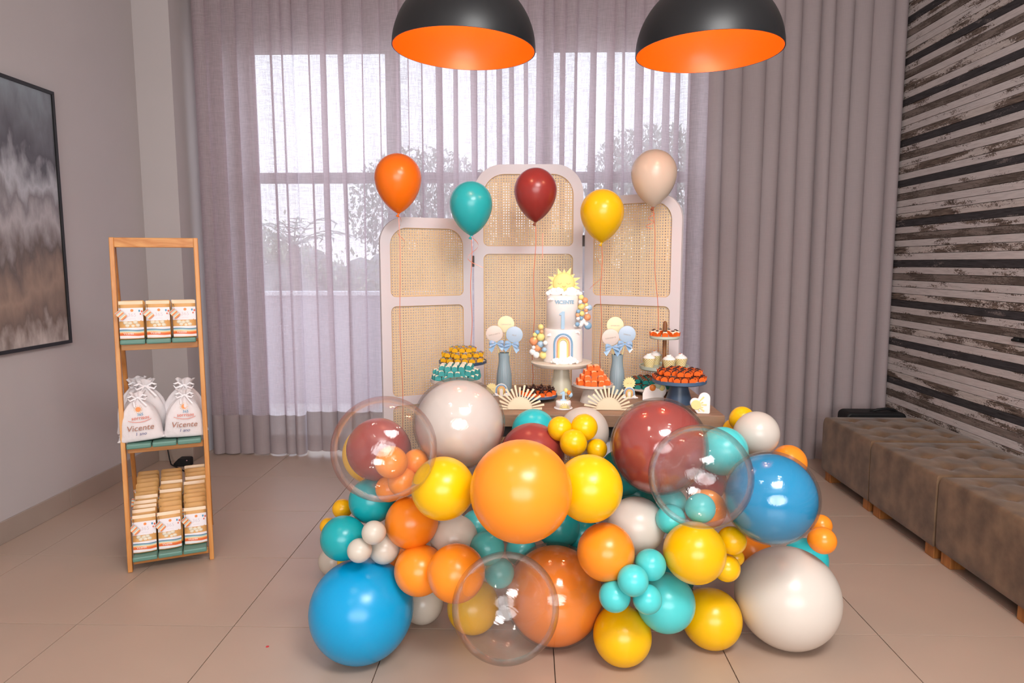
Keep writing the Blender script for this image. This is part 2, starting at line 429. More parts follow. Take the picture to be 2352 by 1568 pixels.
def curtain(x0, x1, pitch, label, seed, z0=0.008, zh=0.288, z1=ZC - 0.02, y=4.74, amp=1.5, mat=None):
    random.seed(seed)
    n = max(2, round((x1 - x0) / pitch)); ws = [rnd(0.65, 1.35) for _ in range(n)]; k = (x1 - x0) / sum(ws)
    x = x0; pl = []
    for w_ in ws:
        w = w_ * k; d = rnd(0.75, 1.25); ov = rnd(0.12, 0.34)
        pl.append((x, w, d, ov, rnd(0, 6.28), rnd(-1, 1))); x += w
    def row(z):
        s = (z1 - z) / (z1 - z0)            # 0 at the rail, 1 at the floor
        P = []
        for (x, w, d, ov, ph, dr) in pl:
            a = d * (0.85 + 0.45 * s) * amp; sh = 0.012 * s * dr + 0.004 * math.sin(ph + 3.2 * s)
            o = ov * (1 + 0.35 * math.sin(ph * 2 + 2.2 * s))
            P += [(x + sh, -0.004 * a), (x + 0.3 * w + sh, -0.020 * a), (x + 0.68 * w + sh, -0.024 * a), (x + 0.97 * w + sh, -0.012 * a),
                  (x + w * (1.02) + sh, 0.004 * a), (x + w * (1 - o * 0.6) + sh, 0.017 * a), (x + w * (1 - o) + sh, 0.028 * a), (x + w * (0.98 - o * .4) + sh, 0.030 * a)]
        return [(min(max(a, x0 - 0.02), x1 + 0.02), y + b) for a, b in catmull(P, 3)]
    def sheet(zs):
        g = G(); rows = [row(z) for z in zs]; m = len(rows[0])
        v = [(a, b, z) for r_, z in zip(rows, zs) for a, b in r_]
        f = [(j * m + i, j * m + i + 1, (j + 1) * m + i + 1, (j + 1) * m + i) for j in range(len(zs) - 1) for i in range(m - 1)]
        g.add(v, f); return g
    o = sheet([zh + (z1 - zh) * i / 14 for i in range(15)]).build('sheer_curtain', mat or sheer, smooth=True)
    tag(o, label, 'curtain', 'sheer curtains along the window wall')
    sheet([z0 + (zh + 0.0 - z0) * i / 4 for i in range(5)]).build('hem', hem_m, o, smooth=True)
    return o
curtain(-2.27, -1.595, 0.098, 'mauve-grey sheer curtain panel at the left end, next to the plain wall', 3)
curtain(-1.59, 1.19, 0.100, 'widest mauve-grey sheer curtain panel, hanging behind the cane screen', 5, z0=0.03, zh=0.315)
curtain(1.18, 2.475, 0.118, 'mauve-grey curtain panel without backlight at the right end, next to the plank wall', 11, z0=0.0, amp=2.4, y=4.76, mat=sheer_unlit)
random.seed(21)

# ------------------------------------------------------------------ outside the window
struct(G().box(-14, 14, YW + 0.2, 40, -0.4, -0.15).build('trim_2', M('terrace_paving', '#d8d0cc', 0.9, 0.1, vary=0.1, scale=1.0)))
ow = tag(G().box(-6, 6, 7.2, 7.35, -0.15, 1.02).build('garden_wall', M('garden_wall_render', '#c4bbc1', 0.9, 0.1, vary=0.08, scale=2.0)), 'low pale garden wall outside, faint through the sheer curtain', 'wall')
G().box(-6, 6, 7.17, 7.38, 1.02, 1.06).build('coping', M('wall_coping', '#f0ecee', 0.8, 0.2), ow)
leaf_m = M('foliage', '#a9b3a6', 0.8, 0.2, vary=0.3, scale=6)
leaf2_m = M('foliage_light', '#b7c0a6', 0.8, 0.2, vary=0.3, scale=6)
bark_m = M('bark', '#8d8078', 0.9, 0.1, vary=0.2, scale=10)
random.seed(91)
def tree(name, x, y, h, rx, rz, n, leaf, label, mat, zlow=0.35):
    t = thing(name, (x, y, -0.15), label, 'tree', group='garden plants outside the window')
    g = G()
    for _ in range(n):
        while True:
            a, b, c = rnd(-1, 1), rnd(-1, 1), rnd(-1, 1)
            if a * a + b * b + c * c < 1: break
        p = Vector((a * rx, b * rx * 0.6, h - rz + c * rz))
        if p.z < zlow: continue
        q = Euler((rnd(0, 6), rnd(0, 6), rnd(0, 6))).to_matrix().to_4x4(); q.translation = p
        s = leaf * rnd(0.6, 1.3)
        g.add([(-s, 0, 0), (0, -s * .45, 0.1 * s), (s, 0, 0), (0, s * .45, 0.1 * s)], [(0, 1, 2), (0, 2, 3)], q)
    o = g.build('crown', mat, t)
    gt = G().tube([(0, 0, 0), (0.05, 0, (h - rz) * .5), (0, 0, h - rz * .6)], [0.09, 0.07, 0.04], 8)
    for k in range(4):
        a = k * 1.6; gt.tube([(0, 0, (h - rz) * .7), (math.cos(a) * rx * .5, math.sin(a) * rx * .3, h - rz * .5)], 0.03, 6)
    gt.build('trunk', bark_m, t, smooth=True)
tree('garden_tree', -1.6, 10.4, 3.25, 1.15, 0.95, 6000, 0.042, 'leafy garden tree outside, dim behind the curtain beside the orange balloon', leaf_m)
tree('garden_tree', 1.75, 9.8, 3.45, 1.0, 0.85, 6000, 0.042, 'round-crowned garden tree outside, dim behind the curtain beside the beige balloon', leaf_m)
tree('garden_shrub', 0.1, 11.6, 2.1, 1.2, 0.85, 900, 0.11, 'bushy garden shrub outside, behind the cane screen', leaf2_m)
tree('garden_shrub', -4.4, 11.4, 2.0, 1.2, 0.8, 900, 0.11, 'bushy garden shrub outside, at the left edge of the window', leaf_m)
# clipped hedge behind the garden wall
hd = thing('garden_hedge', (0, 9.3, -0.15), 'soft green hedge outside above the garden wall, blurred by the sheer curtain', 'hedge')
g = G()
for k in range(26):
    x = -4.6 + k * 0.33; g.ball((x, 0.0, 0.75 + 0.10 * math.sin(k * 1.7) + rnd(-.05, .05)), 0.55, 16, 10, (0.75, 0.6, 1.55))
g.build('hedge_mass', M('hedge_green', '#a7a9a4', 0.9, 0.1, vary=0.25, scale=5), hd, smooth=True)
g = G()
for k in range(7000):
    x = rnd(-4.7, 3.8); z = 1.35 + 0.30 * math.sin(x * 2.1) * math.sin(x * 0.9 + 1) + abs(random.gauss(0, 0.22)); q = Euler((rnd(0, 6), rnd(0, 6), rnd(0, 6))).to_matrix().to_4x4(); q.translation = (x, rnd(-.35, .1), z); s = 0.04 * rnd(.6, 1.3)
    g.add([(-s, 0, 0), (0, -s * .45, 0), (s, 0, 0), (0, s * .45, 0)], [(0, 1, 2, 3)], q)
tag(g.build('hedge_leaves', leaf2_m, hd), kind='stuff')
# palm with arching fronds
t = thing('garden_palm', (-2.75, 8.0, -0.15), 'small palm outside, faint behind the curtain above the sweets rack', 'palm', group='garden plants outside the window')
G().tube([(0, 0, 0), (0.03, 0, 0.9), (0, 0, 1.7)], [0.08, 0.07, 0.06], 8).build('trunk', bark_m, t, smooth=True)
for k in range(13):
    a = k * 2.4; l = rnd(0.5, 0.75); e = rnd(0.25, 1.1); g = G()
    pts = [(math.cos(a) * l * s, math.sin(a) * l * s, 1.7 + e * l * s * (1.5 - 1.1 * s)) for s in [i / 7 for i in range(8)]]
    for i in range(1, 8):
        p = Vector(pts[i]); d = (p - Vector(pts[i - 1])).normalized(); sd = d.cross(Vector((0, 0, 1))).normalized()
        for sg in (-1, 1): g.add([p, p - d * .03, p + sd * sg * .13 + d * .09 - Vector((0, 0, .04))], [(0, 1, 2)])
    g.tube(pts, 0.008, 4).build('frond', leaf_m, t)
# ================================================================== PENDANT LAMPS
def pendant(loc, tilt, label):
    t = thing('pendant_lamp', loc, label, 'lamp', group='dome pendant lamps')
    t.rotation_euler = tilt
    r, H_ = 0.272, 0.262
    prof = [(r * math.sin(R(90) * i / 18), H_ * math.cos(R(90) * i / 18)) for i in range(19)]
    prof = [(max(a, 0.012), b) for a, b in prof]
    s = G().lathe(prof, 72, cap=False).build('shade', M('black_lacquer', '#18191c', 0.42, 0.5), t, smooth=True)
    pi_ = [((r - 0.004) * math.sin(R(90) * i / 18), (H_ - 0.004) * math.cos(R(90) * i / 18)) for i in range(19)]
    pi_ = [(max(a, 0.01), b) for a, b in pi_]
    G().lathe(pi_, 72, cap=False).build('orange_lining', M('orange_lining', '#ee5a0a', 0.30, 0.5), t, smooth=True, label='glossy orange inside of the shade')
    G().lathe([(r - 0.004, 0.0), (r, 0.0)], 72, cap=False).build('rim', M('rim_black', '#1c1516', 0.4), t)
    G().lathe([(0.03, 0.25), (0.03, 0.29), (0.015, 0.31), (0.004, 0.32)], 20).build('canopy_cap', MATS['black_lacquer'], t, smooth='auto')
    G().tube([(0, 0, 0.31), (0, 0, ZC - loc[2] - 0.01)], 0.004, 8).build('cord', M('black_cord', '#151515', 0.6), t)
    bm_ = M('warm_bulb', '#ffd9a8', 0.3, emit=30.0)
    G().lathe([(0.018, 0.22), (0.02, 0.19)], 16).build('socket', M('socket', '#222222', 0.5), t)
    G().ball((0, 0, 0.155), 0.032, 20, 12).build('bulb', bm_, t, smooth=True)
    d = bpy.data.lights.new('bulb_light', 'POINT'); d.energy = 4.5; d.color = (1.0, 0.74, 0.46); d.shadow_soft_size = 0.03
    o = bpy.data.objects.new('bulb_light', d); COL.objects.link(o); o.parent = t; o.location = (0, 0, 0.105)
pendant((-0.250, 2.70, 2.164), (0, R(2.2), 0), 'black dome pendant lamp with orange inside, the left one of the pair')
pendant((0.674, 2.70, 2.146), (0, R(-0.8), 0), 'black dome pendant lamp with orange inside, the right one, above the beige balloon')
for k, (x, y) in enumerate(((-1.0, 1.0), (1.2, 1.1), (-1.2, -0.7), (1.3, -0.7))):   # recessed spots behind the camera's view
    t = thing('ceiling_downlight', (x, y, ZC), ['recessed ceiling spot front left', 'recessed ceiling spot front right', 'recessed ceiling spot rear left', 'recessed ceiling spot rear right'][k] + ' of the camera', 'light', group='recessed ceiling spots')
    G().lathe([(0.06, -0.004), (0.06, 0.0), (0.045, 0.0), (0.045, -0.006)], 24, cap=False).build('trim_ring', M('spot_white', '#e8e4e0', 0.5), t)
    G().lathe([(0.0001, -0.002), (0.044, -0.002)], 24, cap=False).build('lens', M('spot_lens', '#fff2dd', 0.3, emit=20), t)
    d = bpy.data.lights.new('spot_lamp', 'SPOT'); d.energy = 18; d.color = (1, 0.93, 0.85); d.spot_size = R(120); d.spot_blend = 0.6; d.shadow_soft_size = 0.04
    o = bpy.data.objects.new('spot_lamp', d); COL.objects.link(o); o.parent = t; o.location = (0, 0, -0.02)

# ================================================================== FRAMED PAINTING on the left wall
pc = thing('framed_painting', (XL, 2.75, 0.92), 'tall abstract painting in grey, white and rust in a thin black frame', 'painting')
pw, ph = 0.96, 1.347
m = bpy.data.materials.new('abstract_canvas'); m.use_nodes = True
nt = m.node_tree; n = nt.nodes; L = nt.links; p = n['Principled BSDF']; p.inputs['Roughness'].default_value = 0.6
t = n.new('ShaderNodeTexCoord'); sp = n.new('ShaderNodeSeparateXYZ'); L.new(t.outputs['Object'], sp.inputs[0])
def nz(scale, vec, det=6, dist=0.5):
    mp = n.new('ShaderNodeMapping'); mp.inputs['Scale'].default_value = vec; L.new(t.outputs['Object'], mp.inputs[0])
    z = n.new('ShaderNodeTexNoise'); z.inputs['Scale'].default_value = scale; z.inputs['Detail'].default_value = det; z.inputs['Distortion'].default_value = dist
    L.new(mp.outputs[0], z.inputs['Vector']); return z.outputs['Fac']
A = nz(2.2, (1, 1.3, 0.9), 3); B_ = nz(7, (1, 2.2, 0.9), 8, 0.2)
mm = n.new('ShaderNodeMath'); mm.operation = 'MULTIPLY_ADD'; mm.inputs[1].default_value = 0.55; L.new(A, mm.inputs[0]); 
m2 = n.new('ShaderNodeMath'); m2.operation = 'MULTIPLY'; m2.inputs[1].default_value = 0.45; L.new(B_, m2.inputs[0]); L.new(m2.outputs[0], mm.inputs[2])
hh = n.new('ShaderNodeMath'); hh.operation = 'MULTIPLY_ADD'; hh.inputs[1].default_value = 1 / ph; hh.inputs[2].default_value = -0.0; L.new(sp.outputs['Z'], hh.inputs[0])
ht = n.new('ShaderNodeMath'); ht.operation = 'MULTIPLY_ADD'; ht.inputs[1].default_value = 0.62; L.new(mm.outputs[0], ht.inputs[0]); 
sb = n.new('ShaderNodeMath'); sb.operation = 'SUBTRACT'; sb.inputs[1].default_value = 0.30; L.new(hh.outputs[0], sb.inputs[0]); L.new(sb.outputs[0], ht.inputs[2])
rp = n.new('ShaderNodeValToRGB'); cr = rp.color_ramp
cols = [(0.0, '#d0c3bd'), (0.10, '#7b6a62'), (0.25, '#a48b7c'), (0.38, '#6f625e'), (0.50, '#b9b2b4'), (0.58, '#8b8588'), (0.66, '#bdbcc2'), (0.76, '#5f5d64'), (0.88, '#77787f'), (1.0, '#8f979e')]
cr.elements[0].color = lin(cols[0][1]); cr.elements[1].color = lin(cols[-1][1])
for q, c in cols[1:-1]: e = cr.elements.new(q); e.color = lin(c)
L.new(ht.outputs[0], rp.inputs[0]); L.new(rp.outputs[0], p.inputs['Base Color'])
G().box(0.004, 0.022, 0.012, pw - 0.012, 0.012, ph - 0.012).build('canvas', m, pc)
fm = M('black_frame', '#121113', 0.4)
fw_ = 0.018
for a in ((0, 0.03, 0, pw, 0, fw_), (0, 0.03, 0, pw, ph - fw_, ph), (0, 0.03, 0, fw_, fw_, ph - fw_), (0, 0.03, pw - fw_, pw, fw_, ph - fw_)):
    G().box(*a).build('frame_bar', fm, pc, bevel=0.001)

# ================================================================== OTTOMANS along the right wall
suede = bpy.data.materials.new('brown_suede'); suede.use_nodes = True
nt = suede.node_tree; n = nt.nodes; L = nt.links; p = n['Principled BSDF']; p.inputs['Roughness'].default_value = 0.9; p.inputs['Specular IOR Level'].default_value = 0.1
p.inputs['Sheen Weight'].default_value = 0.25; p.inputs['Sheen Roughness'].default_value = 0.4
t = n.new('ShaderNodeTexCoord'); z = n.new('ShaderNodeTexNoise'); z.inputs['Scale'].default_value = 9; z.inputs['Detail'].default_value = 6
z2 = n.new('ShaderNodeTexNoise'); z2.inputs['Scale'].default_value = 260
r = n.new('ShaderNodeValToRGB'); r.color_ramp.elements[0].position = 0.32; r.color_ramp.elements[1].position = 0.68
r.color_ramp.elements[0].color = lin('#5d493a'); r.color_ramp.elements[1].color = lin('#826750')
L.new(t.outputs['Object'], z.inputs['Vector']); L.new(t.outputs['Object'], z2.inputs['Vector']); L.new(z.outputs['Fac'], r.inputs[0]); L.new(r.outputs[0], p.inputs['Base Color'])
bp = n.new('ShaderNodeBump'); bp.inputs['Strength'].default_value = 0.2; bp.inputs['Distance'].default_value = 0.002; L.new(z2.outputs['Fac'], bp.inputs['Height']); L.new(bp.outputs[0], p.inputs['Normal'])
block_m = wood_mat('ottoman_leg_wood', '#9a5f2c', '#b97a3f', 'z', 0.5)
def ottoman_mesh():
    w = 0.588; N = 36; zb, zt = 0.065, 0.402; rr = 0.014
    def top(u, v):
        x, y = u * w, v * w
        e = min(x, w - x, y, w - y)
        z = zt + 0.010 * min(1, e / 0.12)
        for i in range(3):
            for j in range(3):
                bx, by = w * (0.2 + 0.3 * i), w * (0.2 + 0.3 * j)
                d = math.hypot(x - bx, y - by); z -= 0.017 * math.exp(-(d / 0.034) ** 2)
        for k in (0.2, 0.5, 0.8):
            if 0.1 * w < x < 0.9 * w and 0.1 * w < y < 0.9 * w:
                z -= 0.005 * math.exp(-((x - k * w) / 0.012) ** 2) + 0.005 * math.exp(-((y - k * w) / 0.012) ** 2)
        if e < rr: z -= rr - math.sqrt(max(0, rr * rr - (rr - e) ** 2))
        return z
    us = [0, 0.006, 0.014, 0.024] + [0.024 + (0.976 - 0.024) * i / (N - 1) for i in range(1, N - 1)] + [0.976, 0.986, 0.994, 1.0]
    n_ = len(us); v = []; f = []
    for b in us:
        for a in us: v.append((a * w, b * w, top(a, b)))
    f += [(j * n_ + i, j * n_ + i + 1, (j + 1) * n_ + i + 1, (j + 1) * n_ + i) for j in range(n_ - 1) for i in range(n_ - 1)]
    ring = [i for i in range(n_)] + [j * n_ + n_ - 1 for j in range(1, n_)] + [(n_ - 1) * n_ + i for i in range(n_ - 2, -1, -1)] + [j * n_ for j in range(n_ - 2, 0, -1)]
    prev = ring
    for dz, ins in ((0.36, -0.004), (0.25, -0.004), (0.10, -0.002), (0.072, 0.0), (zb, 0.006)):
        cur = []
        for i in ring:
            x, y, _ = v[i]
            sx = -ins if x < 1e-6 else (ins if x > w - 1e-6 else 0); sy = -ins if y < 1e-6 else (ins if y > w - 1e-6 else 0)
            v.append((x - sx if ins < 0 else x - sx, y - sy, dz)); cur.append(len(v) - 1)
        for k in range(len(ring)): f.append((prev[k], cur[k], cur[(k + 1) % len(ring)], prev[(k + 1) % len(ring)]))
        prev = cur
    f.append(tuple(prev))
    g = G(); g.add(v, f); return g
t0 = thing('ottoman', (1.855, 3.66, 0), 'x', 'ottoman', group='suede ottomans along the plank wall')
ob = ottoman_mesh().build('cushion_body', suede, t0, smooth='auto')
for x, y in ((0.02, 0.02), (0.02, 0.51), (0.51, 0.02), (0.51, 0.51)): G().box(x, x + 0.07, y, y + 0.07, 0, 0.066).build('leg', block_m, t0, bevel=0.003)
for i in range(3):
    for j in range(3): G().ball((0.6 * (0.2 + 0.3 * i), 0.6 * (0.2 + 0.3 * j), 0.391), 0.011, 10, 6, (1, 1, 0.45)).build('button', suede, t0, smooth=True)
t0['label'] = 'brown tufted suede ottoman farthest back, in front of the curtain'
for k, (y, lab) in enumerate(((3.055, 'brown tufted suede ottoman second from the curtain, in the middle of the row'), (2.45, 'brown tufted suede ottoman third from the curtain, large at the right edge'), (1.845, 'brown suede ottoman nearest the camera, only a sliver showing at the right edge'))):
    c = copy_tree(t0); c.location = (1.855 + 0.006 * (k % 2), y, 0); c['label'] = lab
# black bag lying on the first ottoman, by the wall
bgt = thing('handbag', (2.22, 4.395, 0.0), 'black fabric bag standing behind the farthest ottoman, by the curtain', 'bag')
bk = M('black_nylon', '#0f0e10', 0.6, 0.4, bump=0.2, bscale=30)
G().prism(rrect(-0.19, 0.19, 0.0, 0.412, 0.035, 0.02), -0.07, 0.07).build('bag_body', bk, bgt, smooth='auto', bevel=0.012)
G().tube([(-0.02, -0.02, 0.408), (0.02, -0.03, 0.425), (0.08, -0.03, 0.432), (0.13, -0.02, 0.422), (0.165, -0.01, 0.40)], 0.009, 8).build('strap', bk, bgt, smooth=True)
hk = thing('wall_hook', (XR - 0.008, 3.497, 0.975), 'small black wall bracket sticking out of the plank wall at the right edge', 'bracket')
G().box(-0.012, 0, -0.05, 0.03, -0.012, 0.012).build('plate', bk, hk, bevel=0.003)
G().tube([(-0.012, 0.0, 0), (-0.04, -0.01, 0), (-0.045, -0.06, 0.004)], 0.008, 8).build('arm', bk, hk, smooth=True)

# ================================================================== LADDER SHELF
SA = math.atan2(0.43, 0.903)
SH = thing('ladder_shelf', (-1.765, 2.853, 0), 'pine ladder shelf with three sage-green shelves of party favours', 'shelf', SA)
pine = wood_mat('pine', '#c98442', '#e0a765', 'z', 0.42)
pinex = wood_mat('pine_across', '#c07a3b', '#dea463', 'x', 0.42)
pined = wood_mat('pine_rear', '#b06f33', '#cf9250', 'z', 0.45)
sage = M('sage_paint', '#5f8a7d', 0.42, 0.5, vary=0.04, scale=6)
SW = 0.331; ZT = 1.47
def front_y(x, z): return ((0.10 - 0.06 * x / SW)) * z / ZT
def rear_y(x, z): return 0.46 + ((0.145 - 0.06 * x / SW) - 0.46) * z / ZT
for x in (0.0, SW):
    G().bar((x, 0.0, 0.0), (x, front_y(x, ZT), ZT), 0.019, 0.034).build('leg', pine, SH, bevel=0.003)
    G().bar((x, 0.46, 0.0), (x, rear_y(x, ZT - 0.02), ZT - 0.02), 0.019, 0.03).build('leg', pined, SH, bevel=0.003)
G().bar((0.0, front_y(0, 1.449), 1.449), (SW, front_y(SW, 1.449), 1.449), 0.042, 0.02, (0, 0, 1)).build('top_rail', pinex, SH, bevel=0.003)
LV = []
for zt in (1.031, 0.574, 0.077):
    y0 = front_y(SW / 2, zt) - 0.035; y1 = rear_y(SW / 2, zt) - 0.01
    if zt < 0.1: y0 -= 0.015; y1 = 0.42
    LV.append((zt, y0, y1))
    sh = thing('shelf_board', (0, 0, 0), None, None); sh.parent = SH; del_ = None
    sl = (SW - 0.03) / 3
    for k in range(3):
        x0 = 0.013 + k * sl; G().box(x0 + 0.0012, x0 + sl - 0.0012, y0, y1, zt - 0.022, zt).build('slat', sage, sh, bevel=0.006)
    for yy in (y0 + 0.055, y1 - 0.02):
        G().box(0.012, SW - 0.012, yy, yy + 0.018, zt - 0.052, zt - 0.0225).build('crossbar', pinex, sh, bevel=0.002)

# ------------------------------------------------------------------ favour pouches
kraft = M('kraft_paper', '#dca768', 0.55, 0.4, vary=0.06, scale=12)
kraft2 = M('kraft_clear_top', '#e3bd92', 0.25, 0.6)
paperw = M('white_label_paper', '#ece6ea', 0.5, 0.4)
def stripes_mat(name, stops, axis, span, off):
    m = bpy.data.materials.new(name); m.use_nodes = True; MATS[name] = m
    nt = m.node_tree; n = nt.nodes; p = n['Principled BSDF']; p.inputs['Roughness'].default_value = 0.4
    t = n.new('ShaderNodeTexCoord'); sp = n.new('ShaderNodeSeparateXYZ'); nt.links.new(t.outputs['Object'], sp.inputs[0])
    w = n.new('ShaderNodeMath'); w.operation = 'SINE'; w0 = n.new('ShaderNodeMath'); w0.operation = 'MULTIPLY'; w0.inputs[1].default_value = 60
    nt.links.new(sp.outputs['X'], w0.inputs[0]); nt.links.new(w0.outputs[0], w.inputs[0])
    ws = n.new('ShaderNodeMath'); ws.operation = 'MULTIPLY_ADD'; ws.inputs[1].default_value = 0.0015 if name == 'wave_stripes' else 0.0; nt.links.new(w.outputs[0], ws.inputs[0]); nt.links.new(sp.outputs[axis], ws.inputs[2])
    a = n.new('ShaderNodeMath'); a.operation = 'MULTIPLY_ADD'; a.inputs[1].default_value = 1 / span; a.inputs[2].default_value = -off / span; nt.links.new(ws.outputs[0], a.inputs[0])
    r = n.new('ShaderNodeValToRGB'); r.color_ramp.interpolation = 'CONSTANT'; cr = r.color_ramp
    cr.elements[0].position = 0; cr.elements[0].color = lin(stops[0][1]); cr.elements[1].position = stops[-1][0]; cr.elements[1].color = lin(stops[-1][1])
    for q, c in stops[1:-1]: e = cr.elements.new(q); e.color = lin(c)
    nt.links.new(a.outputs[0], r.inputs[0]); nt.links.new(r.outputs[0], p.inputs['Base Color']); return m
wave = stripes_mat('wave_stripes', [(0, '#efe9ea'), (0.07, '#e06a38'), (0.30, '#f0a35c'), (0.40, '#efd9b4'), (0.48, '#a5c5c0'), (0.60, '#4f7f9d'), (0.70, '#ece6ea')], 'Z', 0.042, 0.012)
tagm = stripes_mat('tag_stripes', [(0, '#e8843f'), (0.16, '#f2dcb6'), (0.26, '#b9c2bd'), (0.42, '#e8843f'), (0.58, '#f2dcb6'), (0.68, '#b9c2bd'), (0.82, '#e07848'), (0.94, '#9fbcb4')], 'Z', 0.040, -0.040)
almond = M('candied_almond', '#e6dcc6', 0.5, 0.4, vary=0.05, scale=60)
orange_ink = M('ink_orange', '#f0904a', 0.5); blue_ink = M('ink_blue', '#4f93b8', 0.5); red_ink = M('ink_red', '#d8603f', 0.5); pale_ink = M('ink_pale', '#d8ccd2', 0.5); white_ink = M('ink_white', '#f5f0ee', 0.5)
T365 = text_up('365', 0.022, 0.0002); TSOR = text_up('sorrisos', 0.008, 0.0002); TVIC = text_up('Vicente', 0.013, 0.0002)
def pouch_g(w=0.093, h=0.165):
    prof = [(0.0, 0.016), (0.01, 0.019), (0.05, 0.017), (0.1, 0.010), (0.135, 0.004), (h - 0.008, 0.002), (h, 0.0012)]
    g = G(); v = []; f = []
    for z, d in prof:
        ww = w / 2 - (0.006 if z >= h else 0.0); 
        for x, y in ((-ww, -d), (-ww * .5, -d * 1.15), (0, -d * 1.2), (ww * .5, -d * 1.15), (ww, -d), (ww, d), (0, d * 1.2), (-ww, d)): v.append((x, y if abs(x) < ww else y * 0.55, z))
    n = 8
    for j in range(len(prof) - 1):
        for i in range(n): f.append((j * n + i, j * n + (i + 1) % n, (j + 1) * n + (i + 1) % n, (j + 1) * n + i))
    f += [tuple(range(n - 1, -1, -1)), tuple(range((len(prof) - 1) * n, len(prof) * n))]
    return g.add(v, f)
def front_sheet(z0, z1, off=0.0009, w=0.0925):
    """band that follows the pouch's front face"""
    def dep(z):
        pr = [(0.0, 0.016), (0.01, 0.019), (0.05, 0.017), (0.1, 0.010), (0.135, 0.004), (0.157, 0.002), (0.165, 0.0012)]
        for (a, b), (c, d) in zip(pr, pr[1:]):
            if a <= z <= c: return b + (d - b) * (z - a) / (c - a)
        return 0.001
    g = G(); zs = [z0 + (z1 - z0) * i / 6 for i in range(7)]; v = []; f = []
    xs = [-w / 2, -w / 4, 0, w / 4, w / 2]; k = [0.55, 1.15, 1.2, 1.15, 0.55]
    for z in zs:
        for x, q in zip(xs, k): v.append((x, -dep(z) * q - off, z))
    for j in range(6):
        for i in range(4): f.append((j * 5 + i, j * 5 + i + 1, (j + 1) * 5 + i + 1, (j + 1) * 5 + i))
    return g.add(v, f), dep
POUCH = pouch_g().mesh('pouch'); POUCH.materials.append(kraft)
LAB = front_sheet(0.078, 0.135)[0].mesh('printed_label'); LAB.materials.append(paperw)
BND = front_sheet(0.004, 0.050)[0].mesh('striped_band'); BND.materials.append(wave)
TOPC = front_sheet(0.150, 0.1645)[0].mesh('clear_flap'); TOPC.materials.append(kraft2)
for me in (POUCH, LAB, BND, TOPC): me.shade_smooth()
def disc_mesh(nm, rx, rz, mat):
    g = G(); g.prism([(rx * math.cos(2 * PI * i / 14), rz * math.sin(2 * PI * i / 14)) for i in range(14)], -0.0003, 0.0003); me = g.mesh(nm); me.materials.append(mat); return me
SUNP = disc_mesh('printed_sun', 0.006, 0.006, orange_ink); BLP = disc_mesh('printed_balloon', 0.0036, 0.005, blue_ink); RDP = disc_mesh('printed_balloon', 0.0036, 0.005, red_ink)
tg = G().prism([(0.0, 0.0), (0.026, -0.026), (0.0, -0.040), (-0.026, -0.012)], -0.0005, 0.0005); TAG = G().prism([(-0.014, -0.040), (0.014, -0.040), (0.014, 0.0), (-0.014, 0.0)], -0.0005, 0.0005).mesh('gift_tag'); TAG.materials.append(tagm)
STR = G().tube([(0, 0, 0), (0.002, -0.004, -0.012), (0.0, -0.006, -0.026)], 0.0007, 5).mesh('string'); STR.materials.append(M('twine', '#5c4a40', 0.8))
for me, mt in ((T365, pale_ink), (TSOR, pale_ink), (TVIC, white_ink)): me.materials.append(mt)
def pouch(loc, rz, lean, label, group, full, tagged=True):
    """lean = tilt backwards; loc in shelf coordinates"""
    p = thing('favour_pouch', (0, 0, 0), label, 'pouch', group=group)
    w = SHM @ Vector(loc)
    p.location = w; p.rotation_euler = Euler((-lean, 0, SA + rz))
    inst(POUCH, 'pouch_body', p)
    if full or random.random() < 0.3: inst(TOPC, 'clear_flap', p)
    if full:
        inst(LAB, 'printed_label', p); inst(BND, 'striped_band', p)
        inst(SUNP, 'printed_sun', p, (0.004, -0.0095, 0.124)); inst(BLP, 'printed_balloon', p, (0.032, -0.0078, 0.122)); inst(RDP, 'printed_balloon', p, (0.0415, -0.0070, 0.119)); inst(RDP, 'printed_balloon', p, (0.036, -0.0092, 0.108), scale=(0.8, 1, 0.8))
        inst(T365, 'lettering', p, (0.004, -0.0125, 0.104), Euler((R(-9), 0, 0))); inst(TSOR, 'lettering', p, (0.004, -0.0150, 0.088), Euler((R(-9), 0, 0)))
        inst(TVIC, 'lettering', p, (-0.012, -0.0235, 0.0245), Euler((R(-3), 0, 0)))
        for x, z in ((-0.022, 0.070), (-0.004, 0.068), (0.014, 0.071), (-0.014, 0.057), (0.005, 0.056), (0.022, 0.059)):
            G().ball((x + rnd(-.002, .002), -0.0155, z + rnd(-.002, .002)), 0.0098, 10, 7, (1.05, 0.55, 0.85)).build('almond', almond, p, smooth=True)
    if tagged:
        s = inst(STR, 'string', p, (-0.042, -0.004, 0.150))
        tgo = inst(TAG, 'gift_tag', p, (-0.050, -0.0225 if full else -0.007, 0.121), Euler((R(-6), R(-42) if full else R(rnd(-80, 10)), R(rnd(-15, 15)))))
    return p
SHM = Matrix.Translation((-1.765, 2.853, 0)) @ Matrix.Rotation(SA, 4, 'Z')
random.seed(33)
xs3 = [0.062, 0.166, 0.27]
zt, y0, y1 = LV[0]
side = ['left', 'middle', 'right']
for i, x in enumerate(xs3):
    pouch((x, y0 + 0.022, zt + 0.001), rnd(-.04, .04), R(2), 'kraft favour pouch with striped gift tag, front row of the top shelf, %s one' % side[i], 'favour pouches on the top shelf', True)
    pouch((x + rnd(-.006, .006), y0 + 0.068, zt + 0.001), rnd(-.05, .05), R(3), 'kraft favour pouch in the back row of the top shelf, %s one' % side[i], 'favour pouches on the top shelf', False)
zt, y0, y1 = LV[2]
